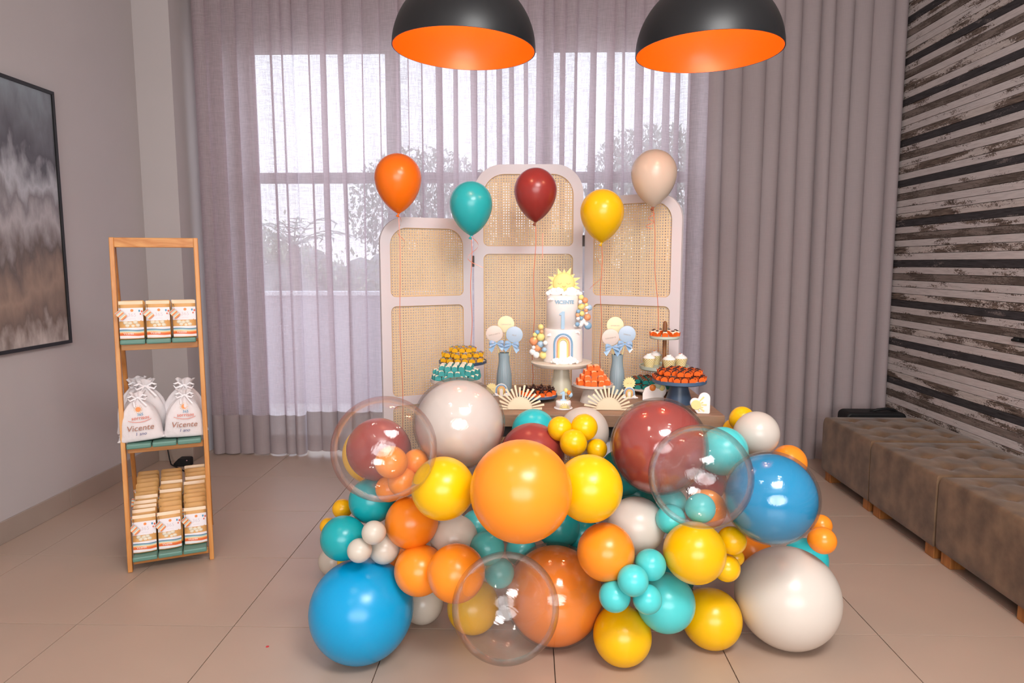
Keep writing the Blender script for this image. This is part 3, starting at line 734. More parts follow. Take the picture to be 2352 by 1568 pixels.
for i, x in enumerate(xs3):
    n_ = 11
    for k in range(n_):
        f = k / (n_ - 1)
        if k == 0:
            lab = 'kraft favour pouch with striped gift tag, frontmost on the bottom shelf, %s column' % side[i]
        else:
            lab = 'kraft favour pouch, %s from the front in the packed %s column, bottom shelf' % (['', 'second', 'third', 'fourth', 'fifth', 'sixth', 'seventh', 'eighth', 'ninth', 'tenth', 'eleventh and last'][k], side[i])
        pouch((x + rnd(-.004, .004), y0 + 0.055 + 0.036 * k + (0.012 if i == 2 else 0), zt + 0.001 + (0.0 if k == 0 else 0.10 * f + rnd(0, 0.006))), rnd(-.05, .05), R(9 - 5 * f), lab, 'favour pouches in the %s column of the bottom shelf' % side[i], k == 0, k < 9 and k % 2 == 0)

# ------------------------------------------------------------------ drawstring cloth bags on the middle shelf
canvas = M('white_canvas', '#e4dcdd', 0.85, 0.2, vary=0.05, scale=14, bump=0.25, bscale=45)
def cloth_bag(loc, rz, lean, sc, label, seed, printed):
    random.seed(seed)
    b = thing('drawstring_bag', (0, 0, 0), label, 'bag', group='white drawstring bags on the ladder shelf')
    b.location = SHM @ Vector(loc); b.rotation_euler = Euler((R(lean[0]), R(lean[1]), SA + rz)); b.scale = (sc, sc, sc)
    prof = [(0.0, 0.094, 0.030), (0.006, 0.098, 0.036), (0.03, 0.086, 0.044), (0.08, 0.084, 0.050), (0.13, 0.072, 0.047), (0.165, 0.048, 0.036), (0.187, 0.024, 0.020), (0.196, 0.017, 0.015), (0.205, 0.024, 0.020), (0.222, 0.034, 0.026)]
    n = 40; v = []; f = []
    ph = [rnd(0, 6.28) for _ in range(6)]
    for z, a, d in prof:
        fold = 0.03 + 0.20 * max(0, (z - 0.09) / 0.13)
        for i in range(n):
            t = 2 * PI * i / n
            c, s_ = math.cos(t), math.sin(t)
            e = 2.6 if z < 0.1 else 2.1
            rr = (abs(c) ** e + abs(s_) ** e) ** (-1 / e)
            k = 1 + fold * 0.5 * (math.sin(7 * t + ph[0]) + 0.6 * math.sin(11 * t + ph[1])) * (1 if z > 0.09 else 0.35) + 0.03 * math.sin(3 * t + ph[2] + z * 30)
            v.append((a * rr * c * k, d * rr * s_ * k, z + (0.004 * math.sin(5 * t + ph[3]) if z > 0.2 else 0)))
    for j in range(len(prof) - 1):
        for i in range(n): f.append((j * n + i, j * n + (i + 1) % n, (j + 1) * n + (i + 1) % n, (j + 1) * n + i))
    f.append(tuple(range(n - 1, -1, -1)))
    # flat seam corners at the base
    g = G().add(v, f)
    for sg in (-1, 1): g.add([(sg * 0.085, -0.03, 0.002), (sg * 0.118, -0.022, 0.005), (sg * 0.088, 0.0, 0.012), (sg * 0.085, -0.034, 0.022)], [(0, 1, 3), (1, 2, 3), (0, 2, 1)])
    o = g.build('cloth', canvas, b, smooth=True)
    sub = o.modifiers.new('sub', 'SUBSURF'); sub.levels = 1; sub.render_levels = 1
    rb = M('white_ribbon', '#f0ecef', 0.35, 0.5)
    G().lathe([(0.0215, 0.192), (0.023, 0.196), (0.0215, 0.200)], 20, cap=False).build('tie_ribbon', rb, b, smooth=True)
    for sg in (-1, 1):
        G().strip([(sg * 0.005, -0.024, 0.196), (sg * 0.022, -0.034, 0.208), (sg * 0.04, -0.036, 0.20), (sg * 0.03, -0.036, 0.186), (sg * 0.004, -0.026, 0.195)], (0, 0.4, 1), 0.007).build('bow_loop', rb, b, smooth=True)
        G().strip([(sg * 0.004, -0.025, 0.195), (sg * 0.016, -0.042, 0.18), (sg * 0.024 + 0.01, -0.052, 0.158)], (1, 0, 0.3), 0.006).build('ribbon_tail', rb, b, smooth=True)
    if printed:
        yb = lambda x, z: -(0.052 if z < 0.1 else 0.052 - (z - 0.1) * 0.30) * (1 - (abs(x) / 0.094) ** 2.6) ** (1 / 2.6) - 0.0045
        def decal(me, x, z, nm, mt, rx=0.0):
            if not me.materials: me.materials.append(mt)
            mc = me.copy()
            for q in mc.vertices:
                X, Z = q.co.x + x, q.co.z + z; q.co = (X, yb(X, Z) + q.co.y, Z)
            inst(mc, nm, b)
        decal(text_up('Vicente', 0.036, 0.0003, 0.2), 0.0, 0.062, 'lettering', M('ink_brown', '#a5705c', 0.6))
        decal(text_up('1 ano', 0.020, 0.0003, 0.15), 0.0, 0.036, 'lettering', M('ink_navy', '#4a4f86', 0.6))
        decal(text_up('sorrisos', 0.022, 0.0003, 0.1), 0.004, 0.107, 'lettering', red_ink)
        decal(text_up('365', 0.017, 0.0003), 0.004, 0.122, 'lettering', blue_ink)
        g = G(); pts = [(x / 1000, -0.0003, 0.088 + 0.011 * (x / 46) ** 2) for x in range(-46, 47, 4)]
        g.v = []; 
        for (x, y, z) in pts: g.v += [(x, 0, z - 0.001), (x, 0, z + 0.001)]
        g.f = [(2 * k, 2 * k + 2, 2 * k + 3, 2 * k + 1) for k in range(len(pts) - 1)]
        me = g.mesh('smile'); decal(me, 0, 0, 'printed_smile', red_ink)
        me = disc_mesh('sun', 0.011, 0.011, orange_ink); decal(me, -0.002, 0.145, 'printed_sun', orange_ink)
        g = G()
        for k in range(12):
            a = 2 * PI * k / 12; q = Matrix.Rotation(-a, 4, 'Y'); g.prism([(0.0125, -0.0009), (0.019, -0.0003), (0.019, 0.0003), (0.0125, 0.0009)], -0.0003, 0.0003, q)
        me = g.mesh('rays'); decal(me, -0.002, 0.145, 'printed_rays', M('ink_amber', '#f0b257', 0.6))
    return b
zt, y0, y1 = LV[1]
cloth_bag((0.075, y0 + 0.055, zt + 0.001), 0.05, (-8, -3), 0.98, 'white printed drawstring bag with crumpled front, left front of the middle shelf', 1, True)
cloth_bag((0.245, y0 + 0.060, zt + 0.001), 0.02, (-6, 2), 0.97, 'white printed drawstring bag with smooth front, right front of the middle shelf', 2, True)
cloth_bag((0.085, y0 + 0.160, zt + 0.001), 0.15, (-4, 1), 1.16, 'taller white drawstring bag behind the left printed bag on the middle shelf', 3, False)
cloth_bag((0.235, y0 + 0.170, zt + 0.001), -0.1, (-4, 4), 1.12, 'white drawstring bag behind the right printed bag on the middle shelf', 4, False)
cloth_bag((0.062, y0 + 0.268, zt + 0.001), 0.3, (-3, -3), 1.14, 'rearmost white drawstring bag in the back left corner of the middle shelf', 6, False)
random.seed(44)
# adapter and cable on the floor behind the shelf
ad = thing('power_adapter', (-2.335, 4.44, 0.0), 'black power adapter box lying on the floor behind the ladder shelf', 'adapter', 0.1)
G().prism([(-0.055, 0.0), (0.055, 0.0), (0.055, 0.05), (0.045, 0.055), (-0.02, 0.055), (-0.055, 0.02)], -0.03, 0.03).build('case', bk, ad, bevel=0.004)
G().ball((0.035, -0.031, 0.042), 0.004, 8, 6).build('led', M('led_pink', '#d9a0a8', 0.4), ad)
tag(G().tube([(-2.36, 4.535, 0.28), (-2.37, 4.53, 0.17), (-2.43, 4.52, 0.13), (-2.49, 4.50, 0.145), (-2.47, 4.50, 0.09), (-2.45, 4.48, 0.03), (-2.42, 4.44, 0.006), (-2.33, 4.36, 0.005), (-2.2, 4.25, 0.005)], 0.0045, 8).build('power_cable', M('black_cable', '#131213', 0.5), smooth=True), 'thin black cable looping down the wall behind the ladder shelf', 'cable')
tag(G().lathe([(0.0001, 0.0), (0.006, 0.0), (0.0055, 0.0012), (0.0001, 0.0014)], 10).build('confetti_dot', M('red_confetti', '#c8343a', 0.5), loc=(-0.93, 2.275, 0.0)), 'tiny red confetti dot alone on the floor tiles', 'confetti')
# ================================================================== FOLDING CANE SCREEN
def holed_plate(outer, holes, th):
    """flat frame in x-z with holes, thickness th along y (front at y=0)"""
    bm = bmesh.new(); edges = []
    for loop in [outer] + holes:
        vs_ = [bm.verts.new((x, 0, z)) for x, z in loop]
        edges += [bm.edges.new((vs_[i], vs_[(i + 1) % len(vs_)])) for i in range(len(vs_))]
    r_ = bmesh.ops.triangle_fill(bm, edges=edges, use_beauty=True, use_dissolve=False)
    geo = bmesh.ops.extrude_face_region(bm, geom=bm.faces[:])
    for e in geo['geom']:
        if isinstance(e, bmesh.types.BMVert): e.co.y += th
    bmesh.ops.recalc_face_normals(bm, faces=bm.faces)
    g = G(); bm.verts.index_update()
    g.v = [tuple(v.co) for v in bm.verts]; g.f = [tuple(v.index for v in f.verts) for f in bm.faces]; bm.free()
    return g
lilac = M('white_screen_paint', '#dcd3d6', 0.55, 0.35, vary=0.015, scale=3)
cane = bpy.data.materials.new('woven_cane'); cane.use_nodes = True
nt = cane.node_tree; n = nt.nodes; L = nt.links; p = n['Principled BSDF']; out = n['Material Output']
p.inputs['Roughness'].default_value = 0.6; p.inputs['Specular IOR Level'].default_value = 0.3
t = n.new('ShaderNodeTexCoord'); sp = n.new('ShaderNodeSeparateXYZ'); L.new(t.outputs['Object'], sp.inputs[0])
def mth(op, a, b=None):
    k = n.new('ShaderNodeMath'); k.operation = op
    for i, q in enumerate((a, b)):
        if q is None: continue
        if isinstance(q, (int, float)): k.inputs[i].default_value = q
        else: L.new(q, k.inputs[i])
    return k.outputs[0]
PIT = 0.0140
def cell(s): return mth('ABSOLUTE', mth('SUBTRACT', mth('FRACT', mth('DIVIDE', s, PIT)), 0.5))
cx_, cz_ = cell(sp.outputs['X']), cell(sp.outputs['Z'])
sq = mth('MAXIMUM', cx_, cz_); dm = mth('MULTIPLY', mth('ADD', cx_, cz_), 0.72)
oct_ = mth('MAXIMUM', sq, dm)
hole = mth('LESS_THAN', oct_, 0.235)
gx, gz = mth('SUBTRACT', 0.5, cx_), mth('SUBTRACT', 0.5, cz_)
slit = mth('LESS_THAN', mth('ADD', gx, gz), 0.085)
hole = mth('MAXIMUM', hole, slit)
nzc = n.new('ShaderNodeTexNoise'); nzc.inputs['Scale'].default_value = 220; L.new(t.outputs['Object'], nzc.inputs['Vector'])
rc = n.new('ShaderNodeValToRGB'); rc.color_ramp.elements[0].color = lin('#dbbb90'); rc.color_ramp.elements[1].color = lin('#ecd5b0'); L.new(nzc.outputs['Fac'], rc.inputs[0]); L.new(rc.outputs[0], p.inputs['Base Color'])
trn = n.new('ShaderNodeBsdfTransparent')
bpc = n.new('ShaderNodeBump'); bpc.inputs['Strength'].default_value = 0.35; bpc.inputs['Distance'].default_value = 0.003
L.new(mth('ADD', cx_, cz_), bpc.inputs['Height']); L.new(bpc.outputs[0], p.inputs['Normal'])
L.new(mixn(nt, p.outputs[0], trn.outputs[0], hole), out.inputs['Surface'])
bead_m = M('cane_edging', '#d9b486', 0.5)

SCR = thing('folding_screen', (-0.005, 3.75, 0), 'white arched three-panel folding screen with woven cane inserts', 'screen')
def panel(hx, ang, w, top, win1, win2_top, rtop, side):
    """hx = hinge x (local to the screen), side -1 / +1 / 0 (centre spans both ways)"""
    e = bpy.data.objects.new('panel', None); COL.objects.link(e); e.parent = SCR; e.location = (hx, 0, 0); e.rotation_euler = (0, 0, ang); e.empty_display_size = 0.05
    if side == 0: x0, x1 = -w / 2, w / 2
    elif side < 0: x0, x1 = -w, -0.004
    else: x0, x1 = 0.004, w
    m_ = 0.052
    rt = rtop
    holes = [rrect(x0 + m_, x1 - m_, win1[0], win1[1], rt - 0.042, 0.028, 10), rrect(x0 + m_, x1 - m_, 0.66, win2_top, 0.03, 0.03, 8), rrect(x0 + m_, x1 - m_, 0.12, 0.61, 0.03, 0.03, 8)]
    holed_plate(rrect(x0, x1, 0.0, top, rt, 0.004, 14), holes, 0.022).build('frame', lilac, e, bevel=0.0015)
    for h in holes:
        G().prism([(x * 1.0, z) for x, z in h], 0.0105, 0.0115).build('cane_insert', cane, e)
        pts = [(x, 0.003, z) for x, z in h] + [(h[0][0], 0.003, h[0][1])]
        G().tube(pts, 0.0028, 5, cap=False).build('cane_edging', bead_m, e, smooth=True)
    return e
panel(0.0, 0.0, 0.592, 1.887, (1.452, 1.836), 1.41, 0.155, 0)
panel(-0.303, R(30), 0.52, 1.596, (1.185, 1.542), 1.137, 0.135, -1)
panel(0.303, R(-32), 0.545, 1.711, (1.187, 1.667), 1.141, 0.135, 1)
for x in (-0.3, 0.3):
    for z in (1.48 if x > 0 else 1.37, 0.5): G().box(x - 0.006, x + 0.006, -0.006, 0.0, z - 0.03, z + 0.03).build('hinge', M('dark_hinge', '#3a3230', 0.4, metal=0.6), SCR, bevel=0.001)

# ================================================================== TABLE
TZ = 0.75
TB = thing('party_table', (0, 0, 0), 'long wood-topped table with black apron and white legs, behind the balloons', 'table')
oak = wood_mat('greyed_oak', '#8d6c56', '#a98a70', 'x', 0.5, 1.0)
G().box(-0.45, 0.79, 2.715, 3.39, TZ - 0.050, TZ).build('tabletop', oak, TB, bevel=0.002)
bl = M('black_steel', '#1b191a', 0.5)
G().box(-0.43, 0.77, 2.735, 2.76, TZ - 0.097, TZ - 0.0505).build('apron', bl, TB)
G().box(-0.43, 0.77, 3.345, 3.37, TZ - 0.097, TZ - 0.0505).build('apron', bl, TB)
for x0, x1 in ((-0.43, -0.39), (0.73, 0.77)): G().box(x0, x1, 2.7605, 3.3445, TZ - 0.097, TZ - 0.0505).build('apron', bl, TB)
wl_ = M('white_table_leg', '#d8d2da', 0.5)
for x in (-0.36, 0.33, 0.70):
    for y in (2.79, 3.30): G().box(x - 0.03, x + 0.03, y - 0.025, y + 0.025, 0, TZ - 0.0975).build('leg', wl_, TB, bevel=0.002)

# ================================================================== SWEETS
def wrap_mesh(flare=0.22, h=0.021, w=0.0265, fold=False):
    g = G(); b = w * 0.42
    for k in range(4):
        q = Matrix.Rotation(k * PI / 2, 4, 'Z') @ Matrix.Translation((0, -b, 0.0)) @ Matrix.Rotation(flare, 4, 'X')
        o = [(-w / 2, 0.0), (w / 2, 0.0), (w / 2, h * 0.42)] + [(w / 2 * math.cos(R(a)), h * 0.42 + h * 0.58 * math.sin(R(a))) for a in range(20, 180, 20)] + [(-w / 2, h * 0.42)]
        g.prism(o, -0.0004, 0.0004, q)
    g.box(-b, b, -b, b, 0, 0.0008)
    return g
WR = wrap_mesh()
WRC = wrap_mesh(0.03, 0.0225, 0.0275)
def make_mesh(g, nm, mat, smooth=False):
    me = g.mesh(nm); me.materials.append(mat)
    bm = bmesh.new(); bm.from_mesh(me); bmesh.ops.recalc_face_normals(bm, faces=bm.faces); bm.to_mesh(me); bm.free()
    if smooth: me.shade_smooth()
    return me
w_or = make_mesh(WR, 'wrapper', M('orange_card', '#f56a1c', 0.55)); w_tl = make_mesh(WRC, 'wrapper', M('teal_card', '#3f9f9d', 0.55))
w_tg = make_mesh(WR, 'wrapper', M('green_card', '#1f8379', 0.55)); w_yl = make_mesh(WR, 'wrapper', M('yellow_card', '#f2b30f', 0.55))
w_oc = make_mesh(WRC, 'wrapper', MATS['orange_card'])
def RC(h=0.0112, top=0.0235):
    g = G().ball((0, 0, 0), 1.0, 16, 10)
    g.v = [(h * math.copysign(abs(x) ** 0.45, x), h * math.copysign(abs(y) ** 0.45, y), top / 2 + 0.0006 + top / 2 * math.copysign(abs(z) ** 0.6, z)) for x, y, z in g.v]
    return g
CB = lambda r=0.0118, s=(1, 1, .95): G().ball((0, 0, 0.0125), r, 12, 8, s)
c_cream = make_mesh(RC(), 'candy', M('cream_candy', '#f3e6d0', 0.6), True)
c_choc = make_mesh(CB(), 'candy', M('chocolate_candy', '#43211a', 0.5, vary=0.35, scale=400, bump=0.6, bscale=700), True)
c_mix = make_mesh(CB(), 'candy', M('sprinkle_candy', '#8a4a26', 0.5, vary=0.8, scale=500, bump=0.8, bscale=500), True)
c_car = make_mesh(CB(), 'candy', M('caramel_candy', '#8a3f1b', 0.5, vary=0.5, scale=400, bump=0.8, bscale=600), True)
g_sprinkle = bpy.data.materials.new('coloured_sprinkles'); g_sprinkle.use_nodes = True
nt = g_sprinkle.node_tree; n = nt.nodes; L = nt.links; t = n.new('ShaderNodeTexCoord'); vo = n.new('ShaderNodeTexVoronoi'); vo.inputs['Scale'].default_value = 420
hs = n.new('ShaderNodeHueSaturation'); hs.inputs['Saturation'].default_value = 1.3; hs.inputs['Value'].default_value = 0.6; L.new(t.outputs['Object'], vo.inputs['Vector']); L.new(vo.outputs['Color'], hs.inputs['Color']); L.new(hs.outputs[0], n['Principled BSDF'].inputs['Base Color'])
c_spr = make_mesh(CB(), 'candy', g_sprinkle, True)
c_pale = make_mesh(RC(), 'candy', M('peach_candy', '#f3b98a', 0.6), True)
swirl = G()
swirl.tube([(0.008 * math.cos(a) * (1 - a / 14), 0.008 * math.sin(a) * (1 - a / 14), 0.022 + a * 0.0014) for a in [i * 0.6 for i in range(20)]], [0.0045 * (1 - i / 24) for i in range(20)], 6)
c_swirl = make_mesh(swirl, 'chocolate_swirl', M('dark_chocolate', '#3a1d17', 0.35), True)
curl = make_mesh(G().ball((0, 0, 0.026), 0.006, 8, 6, (1.3, 1, 0.5)), 'chocolate_flake', MATS['dark_chocolate'], True)

def sweets(cx, cy, z, layers, wr, cd, label, group, pitch=0.030, top=None, face=0.0, ell=1.0, lift=0.0205):
    k = 0
    for li, R_ in enumerate(layers):
        zz = z + li * lift
        ny = int(2 * R_ * ell / pitch) + 1
        for j in range(ny):
            y = -R_ * ell + (2 * R_ * ell - (ny - 1) * pitch) / 2 + j * pitch
            hw = math.sqrt(max(0, R_ * R_ - (y / ell) ** 2)); nx = max(1, int(2 * hw / pitch) + 1)
            for i in range(nx):
                x = (i - (nx - 1) / 2) * pitch
                if li + 1 < len(layers) and math.hypot(x, y / ell) < layers[li + 1] - pitch * 0.75: continue   # buried under the next layer
                if li + 1 < len(layers) and y > 0.45 * R_ * ell: continue   # behind the heap, out of the photograph's sight
                s = thing('wrapped_sweet', (cx + x + rnd(-.0015, .0015), cy + y + rnd(-.0015, .0015), zz), label, 'sweet', rnd(-0.12, 0.12) - x * 3.0 * face, group)
                s.rotation_euler.x = rnd(-.05, .05); s.rotation_euler.y = rnd(-.05, .05)
                inst(wr, 'wrapper', s); inst(cd, 'candy', s)
                if top: inst(top, top.name.split('.')[0], s, rot=(0, 0, rnd(0, 6)))
                k += 1
    return k

# ------------------------------------------------------------------ stands
def stand(name, loc, prof_plate, prof_foot, mp, mf, label, paper=None, cat='cake stand'):
    t = thing(name, loc, label, cat)
    G().lathe(prof_plate, 48).build('plate', mp, t, smooth='auto')
    if prof_foot: G().lathe(prof_foot, 40).build('pedestal', mf, t, smooth='auto')
    if paper: G().lathe([(0.0001, paper[1]), (paper[0], paper[1])], 40, cap=False).build('doily', M('doily_white', '#efe6e2', 0.7), t)
    return t
beige_p = M('beige_ceramic', '#d9cdc4', 0.4, 0.5); cream_p = M('cream_ceramic', '#d8cfb8', 0.35, 0.5); blue_p = M('blue_steel', '#47617f', 0.4, 0.5); navy_p = M('slate_blue', '#3d5069', 0.35, 0.5); green_p = M('pale_green_tray', '#c3cdbf', 0.5)
def plate_prof(r, z, th, lip=0.004):
    return [(0.0001, z - th), (r - 0.008, z - th), (r, z - th + 0.004), (r, z), (r - 0.004, z), (r - 0.006, z - lip), (0.0001, z - lip)]
# cake stand
stand('cake_stand', (0.153, 3.176, TZ), [(0.0001, 0.130), (0.128, 0.132), (0.141, 0.144), (0.1425, 0.150), (0.140, 0.153), (0.0001, 0.153)], [(0.056, 0.0), (0.055, 0.004), (0.050, 0.02), (0.038, 0.09), (0.034, 0.129)], M('cream_plate', '#e4dac9', 0.35), cream_p, 'cream cake stand with a conical foot carrying the two-tier cake')
stand('dessert_stand', (0.285, 2.985, TZ), plate_prof(0.088, 0.082, 0.014), [(0.058, 0.0), (0.057, 0.004), (0.040, 0.06), (0.036, 0.0678)], beige_p, beige_p, 'beige dessert stand piled with plain orange sweets beside the cake', (0.08, 0.0785))
sweets(0.285, 2.985, TZ + 0.080, [0.072, 0.058, 0.045, 0.028], w_oc, c_pale, 'orange paper-wrapped sweet heaped on the beige stand beside the cake', 'sweets on the beige stand beside the cake', pitch=0.0295, face=1)
stand('dessert_stand', (-0.325, 3.02, TZ), plate_prof(0.117, 0.098, 0.018), [(0.065, 0.0), (0.064, 0.004), (0.042, 0.06), (0.038, 0.079)], beige_p, beige_p, 'beige dessert stand piled with teal sweets, left end of the table', (0.109, 0.0945))
sweets(-0.325, 3.02, TZ + 0.096, [0.100, 0.096, 0.072], w_tl, c_cream, 'teal paper-wrapped cream sweet heaped on the beige stand at the left end', 'teal sweets on the left stand', pitch=0.0305, face=1)
stand('dessert_stand', (-0.318, 3.255, TZ), plate_prof(0.115, 0.145, 0.016), [(0.06, 0.0), (0.059, 0.004), (0.042, 0.09), (0.038, 0.128)], navy_p, navy_p, 'dark blue dessert stand piled with yellow sweets, behind the teal ones', (0.107, 0.1415))
sweets(-0.318, 3.255, TZ + 0.1425, [0.102, 0.087, 0.064], w_yl, c_spr, 'yellow paper-wrapped sweet with coloured sprinkles on the dark blue stand', 'yellow sweets on the dark blue stand', pitch=0.034, lift=0.0235)
stand('dessert_stand', (0.658, 2.966, TZ), plate_prof(0.117, 0.108, 0.018), [(0.060, 0.0), (0.059, 0.004), (0.040, 0.07), (0.036, 0.089)], blue_p, navy_p, 'tall slate-blue dessert stand with chocolate sweets in orange cups, right end of the table', (0.109, 0.1045))
sweets(0.658, 2.966, TZ + 0.106, [0.104, 0.082], w_or, c_choc, 'orange cup with a chocolate sweet on the tall slate-blue stand', 'chocolate sweets on the slate-blue stand', pitch=0.032, lift=0.024)
stand('serving_tray', (0.575, 3.215, TZ), plate_prof(0.118, 0.030, 0.012), [(0.05, 0.0), (0.048, 0.0178)], beige_p, beige_p, 'low pale tray of green-wrapped sweets behind the slate-blue stand', (0.11, 0.0265), 'tray')
sweets(0.575, 3.215, TZ + 0.0275, [0.104, 0.078], w_tg, c_car, 'dark green cup with a caramel-crumb sweet on the low tray', 'green-wrapped sweets on the low tray', pitch=0.0335, lift=0.0235)
stand('serving_tray', (0.040, 3.02, TZ), plate_prof(0.088, 0.027, 0.014), [(0.02, 0.0), (0.03, 0.0128)], blue_p, bl, 'low blue tray of swirled chocolates in orange cups, left of the cake', (0.080, 0.0235), 'tray')
sweets(0.040, 3.02, TZ + 0.0245, [0.074], w_or, c_choc, 'orange cup with a swirled chocolate sweet on the low blue tray', 'swirled chocolates on the low blue tray', pitch=0.034, top=c_swirl)
# three-tier stand with a wooden post
tr = thing('tiered_stand', (0.657, 3.30, TZ), 'tiered pale-green tray stand with a round-topped wooden post', 'cake stand')
post = wood_mat('walnut_post', '#7a4b2b', '#a9713f', 'z', 0.45)
G().lathe([(0.0095, 0.0), (0.0095, 0.262)], 20).build('post', post, tr, smooth='auto')
G().lathe([(0.0108, 0.262), (0.0108, 0.315), (0.009, 0.325), (0.005, 0.331), (0.0001, 0.333)], 20).build('post_finial', post, tr, smooth='auto')
G().lathe([(0.070, 0.0), (0.070, 0.012), (0.012, 0.013)], 40).build('foot', green_p, tr, smooth='auto')
G().lathe([(0.0098, 0.247), (0.067, 0.247), (0.072, 0.252), (0.072, 0.262), (0.0098, 0.262)], 48).build('tray', green_p, tr, smooth='auto')
G().lathe([(0.0098, 0.098), (0.112, 0.098), (0.118, 0.103), (0.118, 0.118), (0.114, 0.118), (0.112, 0.110), (0.0098, 0.110)], 56).build('tray', green_p, tr, smooth='auto')
for k in range(9):
    a = 2 * PI * k / 9 + 0.35
    s = thing('wrapped_sweet', (0.657 + 0.058 * math.cos(a), 3.30 + 0.058 * math.sin(a), TZ + 0.262), 'orange cup with a cream and chocolate sweet on the top tray of the tiered stand', 'sweet', a + PI / 2, 'sweets on the top tray')
    inst(w_or, 'wrapper', s); inst(c_cream, 'candy', s); inst(curl, 'chocolate_flake', s, rot=(0, 0, rnd(0, 3)))
ging = bpy.data.materials.new('yellow_gingham'); ging.use_nodes = True
nt = ging.node_tree; n = nt.nodes; L = nt.links; t = n.new('ShaderNodeTexCoord'); sp = n.new('ShaderNodeSeparateXYZ'); L.new(t.outputs['Object'], sp.inputs[0])
an = mth('ARCTAN2', sp.outputs['Y'], sp.outputs['X'])
u1 = mth('FRACT', mth('MULTIPLY', mth('ADD', mth('MULTIPLY', an, 0.026), sp.outputs['Z']), 95)); u2 = mth('FRACT', mth('MULTIPLY', mth('SUBTRACT', mth('MULTIPLY', an, 0.026), sp.outputs['Z']), 95))
sm = mth('MULTIPLY', mth('ADD', mth('GREATER_THAN', u1, 0.5), mth('GREATER_THAN', u2, 0.5)), 0.5)
rg = n.new('ShaderNodeValToRGB'); rg.color_ramp.elements[0].color = lin('#f6efd8'); rg.color_ramp.elements[1].color = lin('#d9b21f'); L.new(sm, rg.inputs[0]); L.new(rg.outputs[0], n['Principled BSDF'].inputs['Base Color'])
cups = [(-0.078, -0.030, 'left front', 0), (0.008, -0.078, 'middle front', 0), (0.072, -0.035, 'right', 0), (-0.03, 0.072, 'rear', 1)]
for x, y, w_, f_ in cups:
    c = thing('cupcake', (0.657 + x, 3.30 + y, TZ + 0.1105), 'cupcake in a yellow gingham wrapper with white icing, %s one on the tiered stand' % w_, 'cupcake', group='gingham cupcakes on the tiered stand')
    G().lathe([(0.020, 0.0), (0.0325, 0.046), (0.0315, 0.046), (0.019, 0.002)], 32).build('wrapper', ging, c, smooth='auto')
    ic = G().lathe([(0.030, 0.044), (0.029, 0.050), (0.022, 0.057), (0.010, 0.061), (0.0001, 0.062)], 24)
    ic.tube([(0.021 * math.cos(a) * (1 - a / 16), 0.021 * math.sin(a) * (1 - a / 16), 0.050 + a * 0.0012) for a in [i * 0.5 for i in range(26)]], 0.006, 6)
    ic.build('icing', M('white_icing', '#f7f1ee', 0.6), c, smooth=True)
    if f_ or w_ == 'right': G().lathe([(0.0001, 0.064), (0.010, 0.064), (0.010, 0.068), (0.0001, 0.069)], 12).build('orange_topper', MATS['orange_card'], c)

# ================================================================== CAKE
CK = thing('birthday_cake', (0.160, 3.176, TZ + 0.1535), 'two-tier white birthday cake with sleeping sun topper, rainbow and the name VICENTE', 'cake')
fond = M('white_fondant', '#f7eeea', 0.5, 0.4, sss=0.1)
G().lathe([(0.0001, 0.0), (0.091, 0.0), (0.0915, 0.005), (0.0895, 0.145), (0.087, 0.153), (0.080, 0.156), (0.0001, 0.156)], 64).build('lower_tier', fond, CK, smooth=True)
TX = -0.004
G().lathe([(0.0001, 0.156), (0.075, 0.156), (0.0745, 0.298), (0.072, 0.307), (0.065, 0.310), (0.0001, 0.310)], 64, Matrix.Translation((TX, 0, 0))).build('upper_tier', fond, CK, smooth=True)
F_ = {'b': M('fondant_blue', '#a9c9e0', 0.5), 'B': M('fondant_deep_blue', '#86b2d2', 0.5), 'y': M('fondant_yellow', '#f5e08f', 0.5), 'p': M('fondant_peach', '#f2b183', 0.5), 'o': M('fondant_orange', '#f0a070', 0.5), 'w': M('fondant_white', '#fbf6f3', 0.5), 'l': M('fondant_lilac', '#d5dcea', 0.5)}
def on_cyl(x, z, r, off=0.0, cx=0.0):
    a = x / r; return (cx + (r + off) * math.sin(a), -(r + off) * math.cos(a), z)
# rainbow arches on the lower tier
for hw, top, col in ((0.0415, 0.1370, 'B'), (0.0335, 0.1285, 'l'), (0.0265, 0.1205, 'p'), (0.0200, 0.1130, 'y')):
    pts = []
    zc_ = top - hw * 1.15
    for z in (0.014, 0.04, zc_): pts.append((-hw, z))
    for k in range(1, 12): pts.append((-hw * math.cos(PI * k / 12), zc_ + hw * 1.15 * math.sin(PI * k / 12)))
    for z in (zc_, 0.04, 0.014): pts.append((hw, z))
    G().tube([on_cyl(x - 0.004, z, 0.0905, 0.001) for x, z in pts], 0.0041, 8).build('rainbow_band', F_[col], CK, smooth=True)
def wrap_text(me, r, cx, z, off=0.001):
    for v in me.vertices:
        x, y, zz = v.co; q = on_cyl(x, zz + z, r, off - y, cx); v.co = q
    return me
me = wrap_text(text_up('VICENTE', 0.0225, 0.0024, 0, 0.0007), 0.0745, TX, 0.280); me.materials.append(M('letter_blue', '#9dc0d6', 0.5))
for v in me.vertices: v.co = Matrix.Translation((TX, 0, 0)) @ (Matrix.Rotation(R(5), 4, 'Z') @ (Matrix.Translation((-TX, 0, 0)) @ v.co))
inst(me, 'lettering', CK)
one = [(-0.012, 0.052), (-0.010, 0.058), (0.000, 0.066), (0.010, 0.066), (0.010, 0.0), (-0.004, 0.0), (-0.004, 0.052)]
one = one[::-1]
G().prism([(x * 1.15 - 0.009, z * 1.22 + 0.158) for x, z in one], -0.0795, -0.0715).build('number_one', F_['b'], CK, bevel=0.001)
